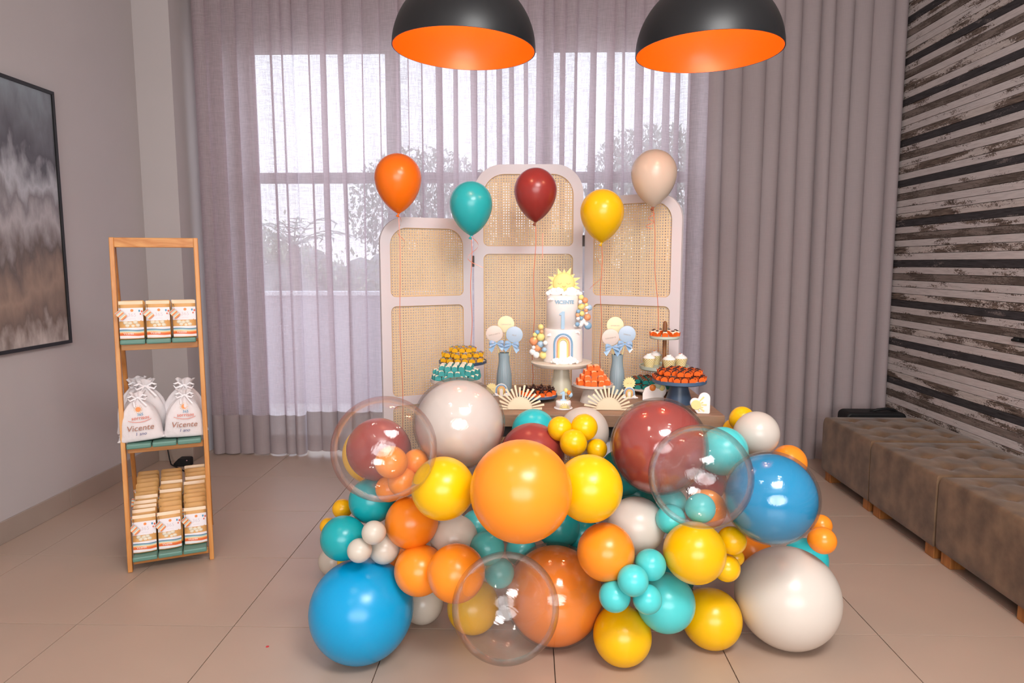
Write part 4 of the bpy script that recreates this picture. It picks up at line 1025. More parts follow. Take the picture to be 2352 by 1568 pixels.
def cloud(nm, c, s, par, mat=None, seed=1, flat=0.6):
    random.seed(seed); g = G()
    for k in range(7):
        x = (k - 3) / 3; g.ball((c[0] + x * s, c[1] + rnd(-.1, .1) * s, c[2] + s * (0.42 * (1 - x * x) + rnd(-.04, .14))), s * rnd(0.32, 0.48) * (1 - 0.35 * abs(x)), 12, 8, (1, flat, 1))
    g.ball((c[0], c[1], c[2] + 0.08 * s), s * 0.55, 14, 8, (1.5, flat * 0.8, 0.5))
    return g.build(nm, mat or F_['w'], par, smooth=True)
cloud('cloud', (-0.028, -0.088, 0.006), 0.028, CK, seed=2); cloud('cloud', (0.028, -0.088, 0.006), 0.032, CK, seed=3); cloud('cloud', (0.0, -0.094, 0.002), 0.03, CK, seed=4)
cloud('cloud', (-0.056, -0.060, 0.290), 0.014, CK, seed=5); cloud('cloud', (-0.063, -0.066, 0.126), 0.013, CK, seed=6); cloud('cloud', (0.055, -0.070, 0.140), 0.014, CK, seed=7); cloud('cloud', (0.056, -0.055, 0.168), 0.014, CK, seed=8)
random.seed(5)
PXC = 1 / 487.0
def cake_ball(px, py, rpx, col, y):
    x = (px - 1294.5) * PXC; z = (832 - py) * PXC * 1.012
    G().ball((x, y, z), rpx * PXC, 14, 10).build('fondant_ball', F_[col], CK, smooth=True)
sx = lambda v: 1215 + v / 6.533; sy = lambda v: 600 + v / 6.533
for X, Y, r_, c in ((185, 1003, 42, 'y'), (133, 1075, 32, 'B'), (197, 1068, 25, 'p'), (97, 1115, 34, 'y'), (183, 1150, 60, 'y'), (97, 1175, 26, 'y'), (80, 1210, 62, 'o'), (250, 1225, 34, 'w'), (183, 1258, 52, 'b'), (80, 1300, 28, 'w'), (140, 1312, 50, 'o'), (237, 1325, 36, 'b'), (65, 1370, 48, 'w'), (122, 1412, 50, 'w'), (222, 1412, 56, 'y')):
    d = abs(sx(X) - 1294.5) * PXC
    cake_ball(sx(X), sy(Y), r_ / 6.533, c, -math.sqrt(max(0.0009, 0.1 ** 2 - min(d, 0.098) ** 2)) * 0.9 - (0.01 if r_ < 40 else 0))
for X, Y, r_, c in ((773, 572, 40, 'y'), (832, 617, 44, 'o'), (757, 635, 30, 'w'), (850, 680, 28, 'y'), (895, 720, 44, 'b'), (860, 718, 28, 'w'), (778, 708, 50, 'y'), (845, 762, 28, 'o'), (724, 768, 30, 'B'), (716, 820, 30, 'p'), (786, 808, 42, 'y'), (855, 800, 18, 'w'), (870, 860, 52, 'o'), (722, 870, 28, 'w'), (773, 872, 28, 'B'), (800, 925, 50, 'w'), (712, 952, 34, 'B'), (768, 970, 36, 'w'), (857, 960, 32, 'w'), (878, 985, 56, 'B')):
    d = abs(sx(X) - 1294.5) * PXC + 0.0; yy = -math.sqrt(max(0.0004, 0.086 ** 2 - min(d, 0.083) ** 2)) - (0.008 if r_ < 35 else 0)
    cake_ball(sx(X), sy(Y), r_ / 6.533, c, yy)
# sleeping sun topper
SN = bpy.data.objects.new('sun_topper', None); COL.objects.link(SN); SN.parent = CK; SN.location = (0.0, -0.01, 0.362); SN.empty_display_size = 0.03
sun_m = M('sun_fondant', '#f3dc8c', 0.5)
G().lathe([(0.0001, 0.012), (0.030, 0.011), (0.046, 0.007), (0.053, 0.0), (0.050, -0.006), (0.0001, -0.008)], 40, Matrix.Rotation(R(90), 4, 'X')).build('sun_face', sun_m, SN, smooth=True)
rays = [(-112, .078), (-88, .070), (-66, .083), (-42, .068), (-20, .082), (0, .072), (16, .080), (-138, .066), (-156, .083), (-176, .068), (-196, .080)]
for a, l in rays:
    q = Matrix.Rotation(R(a), 4, 'Y'); w_ = 0.012 if l > .075 else 0.009
    G().prism([(0.046, -w_), (l, 0.0), (0.046, w_)], -0.002, 0.003, q).build('ray', sun_m, SN)
fl_ = M('face_line', '#b98b3f', 0.6)
for cx__ in (-0.019, 0.021): G().tube([(cx__ + 0.008 * math.cos(a), -0.0130 + 0.0018 * abs(cx__) / 0.02, 0.004 + -0.006 * math.sin(a)) for a in [PI * k / 8 for k in range(9)]], 0.0008, 5).build('eyelid', fl_, SN)
G().tube([(0.001 + 0.007 * math.cos(a), -0.0128, -0.010 - 0.005 * math.sin(a)) for a in [PI * k / 8 for k in range(9)]], 0.0008, 5).build('smile', fl_, SN)
cloud('cloud', (-0.037, -0.018, -0.046), 0.036, SN, seed=11); cloud('cloud', (0.038, -0.018, -0.048), 0.038, SN, seed=12)

# ================================================================== VASES WITH COOKIE POPS
vase_m = M('grey_blue_ceramic', '#93a7b0', 0.35, 0.5)
def vase(loc, label):
    n = 96; prof = [(0.026, 0.0), (0.0345, 0.002), (0.0358, 0.03), (0.0350, 0.07), (0.0310, 0.105), (0.0262, 0.135), (0.0248, 0.155), (0.0270, 0.182), (0.0275, 0.186)]
    v = []; f = []
    for r_, z in prof:
        for i in range(n):
            a = 2 * PI * i / n; k = 1 + (0.035 * abs(math.sin(12 * a)) if 0.004 < z < 0.178 else 0); v.append((r_ * k * math.cos(a), r_ * k * math.sin(a), z))
    m_ = len(prof)
    for j in range(m_ - 1):
        for i in range(n): f.append((j * n + i, j * n + (i + 1) % n, (j + 1) * n + (i + 1) % n, (j + 1) * n + i))
    f.append(tuple(range(n - 1, -1, -1)))
    t = thing('vase', loc, label, 'vase', group='grey-blue ribbed vases')
    G().add(v, f).build('vase_body', vase_m, t, smooth='auto')
    G().lathe([(0.0275, 0.186), (0.0245, 0.186), (0.0225, 0.15), (0.0001, 0.10)], 48, cap=False).build('mouth', M('vase_inside', '#7d8f98', 0.5), t, smooth='auto')
    return t
vase((-0.118, 3.225, TZ), 'grey-blue ribbed vase of cookie pops, left of the cake')
vase((0.414, 3.175, TZ), 'grey-blue ribbed vase of cookie pops, right of the cake')
satin = M('blue_satin', '#8fb4d6', 0.22, 0.7)
def bow(par, z, rz, seed):
    random.seed(seed)
    B = bpy.data.objects.new('bow', None); COL.objects.link(B); B.parent = par; B.location = (0, -0.006, z); B.rotation_euler = (0, rz, 0); B.empty_display_size = 0.02
    for sg in (-1, 1):
        pts = [(sg * x, -0.002 - 0.012 * math.sin(PI * k / 9), zz) for k, (x, zz) in enumerate(((0, 0), (.010, .007), (.022, .011), (.031, .008), (.034, .000), (.031, -.006), (.021, -.004), (.010, -.002), (0, 0)))]
        g = G(); v = []; f = []
        for k, p_ in enumerate(pts):
            w_ = 0.003 + 0.009 * math.sin(PI * k / 8); v += [(p_[0], p_[1] - w_ * .5, p_[2] - w_ * .6), (p_[0], p_[1] + w_ * .5, p_[2] + w_ * .6)]
        f = [(2 * k, 2 * k + 1, 2 * k + 3, 2 * k + 2) for k in range(8)]
        o = g.add(v, f).build('loop', satin, B, smooth=True)
        tl = [(0, 0), (.010, -.010), (.020, -.018 - rnd(0, .006)), (.031, -.026 - rnd(0, .008))]
        v = []; 
        for k, (x, zz) in enumerate(tl): v += [(sg * (x - .006 * k / 3), -0.004 - .003 * k, zz - .003 * k), (sg * (x + .006 * k / 3 + .002), -0.001 - .006 * (k % 2), zz + .003 * k)]
        G().add(v, [(2 * k, 2 * k + 1, 2 * k + 3, 2 * k + 2) for k in range(3)]).build('tail', satin, B, smooth=True)
    G().ball((0, -0.004, 0), 0.0045, 10, 6).build('knot', satin, B, smooth=True)
def cookie_pop(base, head, mat, word, label, rot, bowed=True, seed=1):
    b, h = Vector(base), Vector(head)
    ln = (h - b).length; tilt = math.atan2(h.x - b.x, h.z - b.z)
    t = thing('cookie_pop', b, label, 'cookie pop', group='round cookie pops in the vases')
    t.rotation_euler = Euler((-math.atan2(h.y - b.y, h.z - b.z), tilt, 0))
    G().tube([(0, 0, 0), (0, 0, ln - 0.02)], 0.0022, 8).build('stick', M('cream_stick', '#efdf9f', 0.6), t)
    r_ = 0.0395
    G().lathe([(0.0001, 0.004), (r_ - 0.003, 0.004), (r_, 0.002), (r_, -0.003), (0.0001, -0.004)], 48, Matrix.Translation((0, -0.004, ln)) @ Matrix.Rotation(R(90), 4, 'X')).build('cookie', mat, t, smooth='auto')
    me = text_up(word, 0.0085, 0.0005); me.materials.append(M('pressed_letters', '#b9ab9f', 0.6)); inst(me, 'lettering', t, (0, -0.0084, ln - 0.002), Euler((0, rot - tilt, 0)))
    if bowed: bow(t, ln - 0.047, -tilt + rnd(-.15, .15), seed)
pk, yl, bu = M('cookie_pink', '#ead8cd', 0.55), M('cookie_yellow', '#f7e8bd', 0.55), M('cookie_blue', '#bfd4e8', 0.5)
cookie_pop((-0.118, 3.235, TZ + 0.11), (-0.109, 3.245, 1.071), yl, 'CARINHOSO', 'pale yellow cookie pop at the top of the left vase', R(0), False)
cookie_pop((-0.124, 3.225, TZ + 0.11), (-0.163, 3.205, 1.0295), pk, 'BARULHENTO', 'blush pink cookie pop at the left of the left vase', R(-12), True, 2)
cookie_pop((-0.112, 3.225, TZ + 0.11), (-0.068, 3.200, 1.026), bu, 'FELIZ', 'light blue cookie pop at the right of the left vase, pressed with FELIZ', R(6), True, 3)
cookie_pop((0.414, 3.185, TZ + 0.11), (0.403, 3.195, 1.071), yl, 'AMOROSO', 'pale yellow cookie pop at the top of the right vase', R(0), False)
cookie_pop((0.408, 3.175, TZ + 0.11), (0.377, 3.150, 1.020), pk, 'SORRIDENTE', 'blush pink cookie pop at the left of the right vase', R(-9), True, 5)
cookie_pop((0.420, 3.175, TZ + 0.11), (0.454, 3.155, 1.034), bu, 'ESPERTO', 'light blue cookie pop at the right of the right vase, pressed with ESPERTO', R(12), True, 6)

# ================================================================== PLAQUES AND SMALL FIGURES
board = M('cream_board', '#f3e3c3', 0.6, 0.3)
def half_sun(loc, label, rz):
    t = thing('sunburst_plaque', loc, label, 'plaque', rz, 'cream half-sun plaques')
    r_ = 0.053
    G().prism([(r_ * math.cos(PI * k / 28), r_ * math.sin(PI * k / 28)) for k in range(29)], -0.003, 0.003).build('half_disc', board, t)
    for k in range(17):
        a = PI * (k + 0.0) / 16; a = min(max(a, 0.04), PI - 0.04); l = 0.104 if k % 2 else 0.093
        q = Matrix.Rotation(-a, 4, 'Y')
        G().prism([(r_ - 0.004, -0.0028), (l, -0.0045), (l, 0.0045), (r_ - 0.004, 0.0028)], -0.003, 0.003, q).build('ray', board, t, bevel=0.0006)
half_sun((-0.037, 2.808, TZ + 0.002), 'cream half-sun plaque with cut-out rays, left of the little cake', R(1))
half_sun((0.334, 2.808, TZ + 0.002), 'cream half-sun plaque with cut-out rays, right of the little cake', R(-2))
mc = thing('mini_cake', (0.146, 2.838, TZ), 'tiny white cake with a blue number 1 and three candy balloons', 'cake')
G().lathe([(0.0001, 0.0), (0.038, 0.0), (0.040, 0.003), (0.038, 0.006), (0.0001, 0.006)], 36).build('plate', fond, mc, smooth='auto')
G().lathe([(0.0001, 0.006), (0.032, 0.006), (0.0325, 0.028), (0.030, 0.034), (0.0001, 0.035)], 36).build('cake_body', fond, mc, smooth=True)
g = G()
for k in range(9):
    a = PI * k / 8; q = Matrix.Translation((0.004, 0, 0.008)) @ Matrix.Rotation(-a, 4, 'Y'); g.prism([(0.012, -0.0008), (0.021, -0.0016), (0.021, 0.0016), (0.012, 0.0008)], -0.0345, -0.030, q)
g.prism([(0.004 + 0.011 * math.cos(PI * k / 14), 0.008 + 0.011 * math.sin(PI * k / 14)) for k in range(15)], -0.0345, -0.028)
g.build('fondant_sun', F_['y'], mc)
G().prism([(-0.014, 0.062), (-0.0125, 0.067), (-0.002, 0.074), (0.006, 0.074), (0.006, 0.040), (0.013, 0.039), (0.013, 0.035), (-0.013, 0.035), (-0.013, 0.039), (-0.005, 0.040), (-0.005, 0.064)][::-1], -0.006, 0.004).build('number_one', F_['b'], mc, bevel=0.0008)
for x, z, c in ((0.010, 0.0765, 'y'), (0.024, 0.067, 'o'), (0.031, 0.058, 'b')):
    G().ball((x, 0.002, z), 0.009, 14, 10, (1, 1, 1.15)).build('candy_balloon', M('candy_orange', '#f08a3a', 0.4) if c == 'o' else F_[c], mc, smooth=True)
    G().tube([(x, 0.002, z - 0.01), (0.016, 0.004, 0.034)], 0.0006, 4).build('balloon_stick', M('cream_stick', '#efdf9f', 0.6), mc)
def mini_rainbow(loc, label, sc, sunpos):
    t = thing('rainbow_figure', loc, label, 'figure'); t.scale = (sc, sc, sc)
    G().prism([(-0.036, 0.0), (0.036, 0.0), (0.030, 0.010), (0.028, 0.03)] + [(0.028 * math.cos(R(a)), 0.03 + 0.03 * math.sin(R(a))) for a in range(0, 181, 15)] + [(-0.030, 0.010)], 0.0, 0.006).build('white_backing', fond, t)
    for r_, c in ((0.0235, 'B'), (0.0165, 'p'), (0.0105, 'y')):
        pts = [(-r_, 0, 0.006), (-r_, 0, 0.03)] + [(-r_ * math.cos(PI * k / 10), 0, 0.03 + r_ * math.sin(PI * k / 10)) for k in range(1, 10)] + [(r_, 0, 0.03), (r_, 0, 0.006)]
        G().tube(pts, 0.0032, 6).build('rainbow_band', F_[c], t, smooth=True)
    cloud('cloud', (-0.026, -0.003, 0.004), 0.014, t, seed=31); cloud('cloud', (0.026, -0.003, 0.004), 0.014, t, seed=32)
    sxx, szz, sr = sunpos
    st = []
    for k in range(32):
        a = 2 * PI * k / 32; rr = sr * (1.28 if k % 2 else 1.0); st.append((sxx + rr * math.cos(a), szz + rr * math.sin(a)))
    G().prism(st, 0.0065, 0.0115).build('sun', M('sun_cookie', '#f5e2a0', 0.55), t)
    for dx in (-0.3, 0.3): G().tube([(sxx + sr * (dx + 0.18 * math.cos(a)), 0.006, szz + sr * (0.05 - 0.1 * math.sin(a))) for a in [PI * k / 6 for k in range(7)]], 0.0006, 4).build('eyelid', fl_, t)
    return t
mini_rainbow((-0.126, 3.095, TZ), 'small rainbow and sun cookie figure, left of the cake behind the half-sun plaque', 1.0, (-0.045, 0.034, 0.022))
mini_rainbow((0.455, 3.055, TZ), 'small rainbow cookie figure with a smiling sun on top, right of the cake', 0.9, (0.0, 0.078, 0.026))
hc = thing('balloon_figure', (0.565, 3.02, TZ), 'small white cloud-shaped cookie with candy balloons, behind the burgundy bubble balloon', 'figure')
G().prism([(0.050 * math.cos(R(a)) * (1.0 if a < 90 else 1.1) , 0.045 + 0.0 + 0.042 * math.sin(R(a))) for a in range(-40, 60, 10)][::1] + [(0.004, 0.075), (-0.02, 0.068), (-0.045, 0.055), (-0.055, 0.03), (-0.055, 0.0), (0.04, 0.0)], 0.0, 0.008).build('white_backing', fond, hc)
for x, z, r_, m_ in ((-0.012, 0.058, 0.014, M('candy_orange', '#f08a3a', 0.4)), (0.014, 0.070, 0.015, M('candy_mint', '#c9ddc4', 0.5)), (0.030, 0.058, 0.013, F_['y'])):
    G().ball((x, -0.002, z), r_, 14, 10, (1, 0.45, 1.1)).build('candy_balloon', m_, hc, smooth=True)
pq = thing('sun_plaque', (0.698, 2.752, TZ), 'white heart-shaped plaque with a yellow sun, at the right front corner of the table', 'plaque', R(-6))
o = [(-0.010, 0.0), (0.036, 0.0), (0.040, 0.004), (0.040, 0.064)] + [(0.017 + 0.023 * math.cos(R(a)), 0.064 + 0.023 * math.sin(R(a))) for a in range(15, 166, 15)] + [(-0.008, 0.061)] + [(-0.020 + 0.020 * math.cos(R(a)), 0.044 + 0.020 * math.sin(R(a))) for a in range(60, 211, 15)]
G().prism(o, 0.0, 0.010).build('white_cookie', M('plaque_white', '#f4efee', 0.55), pq, bevel=0.002)
G().prism([(-0.016 + 0.020 * math.cos(R(a)), 0.036 + 0.020 * math.sin(R(a))) for a in range(0, 360, 15)], -0.003, 0.001).build('fondant_sun', M('sun_fondant2', '#f5e19a', 0.55), pq, bevel=0.001)
for a, l in ((48, 0.046), (22, 0.030), (2, 0.042), (-22, 0.030), (-38, 0.042), (-62, 0.030)):
    q = Matrix.Translation((-0.016, 0, 0.036)) @ Matrix.Rotation(-R(a), 4, 'Y')
    G().prism([(0.021, -0.002), (l, -0.0032), (l, 0.0032), (0.021, 0.002)], -0.002, 0.001, q).build('ray', MATS['sun_fondant2'], pq)
# ================================================================== BALLOON PILE
BALLOONS = [
    ('clear bubble balloon at the very front, low over the floor tiles', 'clear', (-0.0673, 1.93, 0.3413), 0.1597, 'latex'),
    ('large sky-blue latex balloon on the floor at the front left of the pile', 'blue', (-0.5767, 2.2208, 0.1697), 0.1749, 'latex'),
    ('largest off-white latex balloon, on the floor at the front right of the pile', 'beige', (0.93, 2.345, 0.172), 0.1774, 'latex'),
    ('yellow latex balloon on the floor nearest the camera, below the small turquoise balls', 'yellow', (0.3221, 2.2101, 0.096), 0.099, 'latex'),
    ('large orange bubble balloon on the floor behind the front clear bubble', 'orange_w', (0.0961, 2.3397, 0.1759), 0.1813, 'wrap'),
    ('turquoise latex balloon low at the front, between the two lowest yellow balloons', 'aqua', (0.4645, 2.2, 0.2218), 0.0974, 'latex'),
    ('yellow latex balloon on the floor leaning against the large off-white balloon', 'yellow', (0.6546, 2.3205, 0.1014), 0.1045, 'latex'),
    ('small turquoise ball balloon in front, topmost left of the low cluster of four', 'aqua', (0.3236, 2.02, 0.3861), 0.048, 'latex'),
    ('small turquoise ball balloon at the lower right of the low cluster of four', 'aqua', (0.3765, 2.06, 0.3054), 0.0461, 'latex'),
    ('small turquoise ball balloon at the left end of the low cluster of four', 'aqua', (0.2735, 2.06, 0.3142), 0.0497, 'latex'),
    ('small turquoise ball balloon at the upper right of the low cluster of four', 'aqua', (0.3909, 2.1, 0.4008), 0.0498, 'latex'),
    ('big bright orange latex balloon in the centre of the pile', 'orange', (-0.0217, 1.95, 0.6928), 0.1506, 'latex'),
    ('clear bubble balloon at the upper right, in front of the burgundy one', 'clear', (0.5019, 1.95, 0.7418), 0.15, 'latex'),
    ('clear bubble balloon at the upper left, in front of the small burgundy balloon', 'clear', (-0.4352, 2.0, 0.8043), 0.1583, 'latex'),
    ('mid-size orange latex balloon just above the small turquoise cluster', 'orange', (0.2506, 2.12, 0.4335), 0.0923, 'latex'),
    ('yellow latex balloon right below the right-hand clear bubble', 'yellow', (0.5364, 2.12, 0.4339), 0.0982, 'latex'),
    ('yellow latex balloon touching the right side of the big central orange balloon', 'yellow', (0.1913, 2.1, 0.6516), 0.1066, 'latex'),
    ('yellow latex balloon touching the left side of the big central orange balloon', 'yellow', (-0.2722, 2.1, 0.6476), 0.1004, 'latex'),
    ('orange latex balloon overlapping the left edge of the front clear bubble', 'orange', (-0.2333, 2.1, 0.3653), 0.0928, 'latex'),
    ('orange latex balloon just right of the large sky-blue one on the floor', 'orange', (-0.3684, 2.2, 0.3269), 0.085, 'latex'),
    ('deep orange latex balloon under the left-hand yellow one, right of the cream trio', 'orange_d', (-0.4026, 2.25, 0.4752), 0.0892, 'latex'),
    ('small cream ball balloon, top one of the trio on the left', 'cream', (-0.5095, 2.15, 0.4784), 0.039, 'latex'),
    ('small cream ball balloon, right and biggest one of the trio on the left', 'cream', (-0.496, 2.24, 0.3828), 0.0509, 'latex'),
    ('small cream ball balloon, left one of the trio on the left', 'cream', (-0.5586, 2.15, 0.4165), 0.0396, 'latex'),
    ('teal latex balloon at the far left, beside the cream trio', 'teal', (-0.6405, 2.25, 0.4165), 0.0762, 'latex'),
    ('teal latex balloon under the left-hand clear bubble', 'teal', (-0.5615, 2.35, 0.5151), 0.0807, 'latex'),
    ('small orange ball seen through the left clear bubble, upper left of four', 'orange', (-0.4573, 2.2, 0.7026), 0.0535, 'latex'),
    ('small orange ball seen through the left clear bubble, lower right of four', 'orange', (-0.4284, 2.24, 0.6225), 0.0488, 'latex'),
    ('small orange ball at the right edge of the left clear bubble', 'orange', (-0.3898, 2.29, 0.6778), 0.0432, 'latex'),
    ('small orange ball seen through the left clear bubble, lower left of four', 'orange', (-0.4856, 2.29, 0.5806), 0.0461, 'latex'),
    ('burgundy latex balloon seen through the left clear bubble', 'burgundy', (-0.5356, 2.36, 0.7012), 0.1115, 'latex'),
    ('yellow latex balloon mostly hidden behind the burgundy one in the left clear bubble', 'yellow', (-0.5987, 2.54, 0.6336), 0.1134, 'latex'),
    ('big pearly beige bubble balloon at the top left of the pile', 'pearl', (-0.2447, 2.35, 0.8008), 0.1621, 'wrap'),
    ('big blue bubble balloon on the right side of the pile', 'blue_w', (0.7825, 2.15, 0.6091), 0.1492, 'wrap'),
    ('big burgundy bubble balloon at the top right of the pile', 'burg_w', (0.4472, 2.3, 0.7364), 0.1658, 'wrap'),
    ('small turquoise ball poking out below the right clear bubble at its lower left', 'aqua', (0.4778, 2.22, 0.507), 0.0489, 'latex'),
    ('small turquoise ball seen through the right clear bubble at its lower left', 'aqua', (0.4987, 2.31, 0.5306), 0.0517, 'latex'),
    ('small turquoise ball in the middle of the right clear bubble', 'aqua', (0.5701, 2.2, 0.5531), 0.0489, 'latex'),
    ('orange latex balloon seen through the bottom of the right clear bubble', 'orange', (0.6153, 2.3, 0.5121), 0.0685, 'latex'),
    ('off-white round latex balloon between the yellow ones, right of the pile centre', 'beige', (0.376, 2.3, 0.4524), 0.0991, 'latex'),
    ('small yellow ball beside the blue bubble balloon, upper of the pair', 'yellow', (0.6786, 2.2, 0.443), 0.0464, 'latex'),
    ('small yellow ball beside the large off-white balloon, lower of the pair', 'yellow', (0.6634, 2.2, 0.3473), 0.0451, 'latex'),
    ('tiny yellow ball tucked behind the pair of small yellow balls on the right', 'yellow', (0.724, 2.3, 0.3395), 0.0289, 'latex'),
    ('small yellow ball at the front of the top cluster of four', 'yellow', (0.1575, 2.35, 0.7317), 0.0479, 'latex'),
    ('small yellow ball at the upper right of the top cluster', 'yellow', (0.2008, 2.42, 0.7712), 0.0484, 'latex'),
    ('small yellow ball at the upper left of the top cluster, beside the turquoise balloon', 'yellow', (0.113, 2.42, 0.7658), 0.0446, 'latex'),
    ('small yellow ball at the lower right of the top cluster', 'yellow', (0.2475, 2.42, 0.6908), 0.0375, 'latex'),
    ('burgundy latex balloon behind the top of the big central orange balloon', 'burgundy', (0.0127, 2.46, 0.6543), 0.1197, 'latex'),
    ('bright turquoise balloon at the top of the pile in front of the table edge', 'aqua2', (0.0203, 2.64, 0.7009), 0.0873, 'latex'),
    ('greige round balloon in front of the table edge, behind the top yellow cluster', 'greige', (0.2099, 2.55, 0.7212), 0.0955, 'latex'),
    ('cream latex balloon below the left-hand yellow balloon', 'cream', (-0.2621, 2.3, 0.3996), 0.0823, 'latex'),
    ('small dusty teal ball left of the big central orange balloon, top of its cluster', 'teal_p', (-0.1894, 2.41, 0.4007), 0.0597, 'latex'),
    ('small dusty teal ball under the big central orange balloon, at its lower left', 'teal_p', (-0.1413, 2.25, 0.387), 0.0586, 'latex'),
    ('small dusty teal ball under the big central orange balloon, above the front clear bubble', 'teal_p', (-0.0274, 2.51, 0.2655), 0.0588, 'latex'),
    ('small dusty teal ball seen through the top of the front clear bubble', 'teal_p', (-0.0996, 2.25, 0.2965), 0.0512, 'latex'),
    ('cream latex balloon on the floor under the orange one beside the sky-blue balloon', 'cream', (-0.4021, 2.4574, 0.0758), 0.0781, 'latex'),
    ('yellow latex balloon on the floor, seen through the front clear bubble', 'yellow', (-0.2046, 2.3964, 0.092), 0.0948, 'latex'),
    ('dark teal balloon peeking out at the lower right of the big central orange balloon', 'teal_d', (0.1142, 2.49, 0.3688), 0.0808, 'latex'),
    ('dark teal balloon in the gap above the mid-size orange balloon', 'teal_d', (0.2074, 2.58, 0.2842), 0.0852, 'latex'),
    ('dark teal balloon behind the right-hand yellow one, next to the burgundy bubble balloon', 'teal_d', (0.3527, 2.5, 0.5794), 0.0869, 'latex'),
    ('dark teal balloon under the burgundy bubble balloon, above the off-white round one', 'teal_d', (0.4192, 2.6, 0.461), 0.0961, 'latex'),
    ('turquoise balloon behind the upper right of the right clear bubble', 'aqua', (0.6967, 2.4, 0.692), 0.0862, 'latex'),
    ('added burgundy balloon standing in for reflections in the middle of the right clear bubble', 'burgundy', (0.6546, 2.46, 0.5611), 0.0749, 'latex'),  # added to fill the gap where the bubble shows a burgundy reflection
    ('greige round balloon at the right end of the table, above the blue bubble balloon', 'greige', (0.8468, 2.5, 0.7327), 0.0812, 'latex'),
    ('small yellow ball on top of the greige balloon at the table end', 'yellow', (0.8289, 2.62, 0.7607), 0.0468, 'latex'),
    ('small yellow ball beside the right front corner of the tabletop', 'yellow', (0.8152, 2.68, 0.7044), 0.0404, 'latex'),
    ('orange balloon peeking out behind the top right of the blue bubble balloon', 'orange', (0.969, 2.5, 0.6223), 0.0651, 'latex'),
    ('small orange ball at the far right of the pile, lower one of two', 'orange', (1.021, 2.3, 0.4045), 0.0459, 'latex'),
    ('small orange ball at the far right of the pile, upper one half hidden', 'orange', (1.0784, 2.45, 0.4005), 0.0391, 'latex'),
    ('turquoise balloon between the blue bubble balloon and the large off-white one', 'aqua2', (1.0696, 2.54, 0.228), 0.0799, 'latex'),
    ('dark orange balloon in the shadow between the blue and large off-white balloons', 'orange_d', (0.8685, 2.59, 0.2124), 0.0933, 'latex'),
    ('cream balloon at the far left edge of the pile, low behind the teal one', 'cream', (-0.8558, 2.8458, 0.0622), 0.0642, 'latex'),
    ('small yellow ball at the far left, above the teal balloon beside the cream trio', 'yellow_d', (-0.6964, 2.45, 0.4473), 0.0364, 'latex'),
    ('small yellow ball at the far left edge behind the teal balloon', 'yellow_d', (-0.7663, 2.5, 0.359), 0.0322, 'latex'),
    ('small yellow ball peeking out above the large sky-blue balloon', 'yellow', (-0.6701, 2.4, 0.2625), 0.0356, 'latex'),
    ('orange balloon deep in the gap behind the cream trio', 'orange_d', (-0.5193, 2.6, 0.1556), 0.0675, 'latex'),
    ('teal balloon deep behind the low turquoise balloon', 'teal_d', (0.5727, 2.6, 0.1142), 0.0828, 'latex'),
]
HELIUM = [('orange', 'orange_h', [-0.6324, 3.34, 1.7681], 0.1121, 0.1145, 0.1693, [-0.6371, 3.385, 0.7015]), ('turquoise', 'teal_h', [-0.2805, 3.34, 1.6436], 0.1029, 0.107, 0.1516, [-0.2871, 3.385, 0.9092]), ('burgundy', 'burgundy_h', [0.0298, 3.34, 1.7067], 0.1024, 0.1063, 0.1505, [0.0187, 3.385, 0.7491]), ('yellow', 'yellow_h', [0.3501, 3.34, 1.6053], 0.1046, 0.1068, 0.1471, [0.3574, 3.385, 0.8609]), ('beige', 'beige_h', [0.5936, 3.34, 1.7868], 0.1079, 0.1093, 0.1593, [0.6488, 3.385, 0.8905])]
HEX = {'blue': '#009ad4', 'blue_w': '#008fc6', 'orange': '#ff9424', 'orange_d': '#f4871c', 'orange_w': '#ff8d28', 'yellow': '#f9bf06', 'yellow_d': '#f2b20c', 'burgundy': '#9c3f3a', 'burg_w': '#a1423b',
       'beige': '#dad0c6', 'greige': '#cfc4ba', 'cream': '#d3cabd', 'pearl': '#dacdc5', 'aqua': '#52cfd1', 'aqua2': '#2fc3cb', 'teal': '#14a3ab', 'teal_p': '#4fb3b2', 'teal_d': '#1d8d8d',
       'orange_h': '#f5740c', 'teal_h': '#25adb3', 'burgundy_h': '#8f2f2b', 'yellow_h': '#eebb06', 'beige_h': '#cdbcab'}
def latex(col, gloss=False):
    return M('latex_' + col, HEX[col], 0.16 if gloss else 0.27, 0.5, coat=0.25 if gloss else 0.0)
clear = bpy.data.materials.new('clear_bubble'); clear.use_nodes = True
nt = clear.node_tree; n = nt.nodes; L = nt.links; n.clear()
out = n.new('ShaderNodeOutputMaterial'); trb = n.new('ShaderNodeBsdfTransparent'); glb = n.new('ShaderNodeBsdfGlossy'); dfb = n.new('ShaderNodeBsdfDiffuse')
trb.inputs[0].default_value = (0.97, 0.965, 0.965, 1); glb.inputs['Roughness'].default_value = 0.035; dfb.inputs[0].default_value = (0.85, 0.83, 0.83, 1)
lwb = n.new('ShaderNodeLayerWeight'); lwb.inputs['Blend'].default_value = 0.12
tcb = n.new('ShaderNodeTexCoord'); mpb = n.new('ShaderNodeMapping'); mpb.inputs['Scale'].default_value = (1.0, 1.0, 7.0); mpb.inputs['Rotation'].default_value = (0.5, 0.6, 0.3)
nzb = n.new('ShaderNodeTexNoise'); nzb.inputs['Scale'].default_value = 2.6; nzb.inputs['Detail'].default_value = 5; nzb.inputs['Distortion'].default_value = 0.8
bpb = n.new('ShaderNodeBump'); bpb.inputs['Strength'].default_value = 0.035; bpb.inputs['Distance'].default_value = 0.05
L.new(tcb.outputs['Object'], mpb.inputs[0]); L.new(mpb.outputs[0], nzb.inputs['Vector']); L.new(nzb.outputs['Fac'], bpb.inputs['Height']); L.new(bpb.outputs[0], glb.inputs['Normal'])
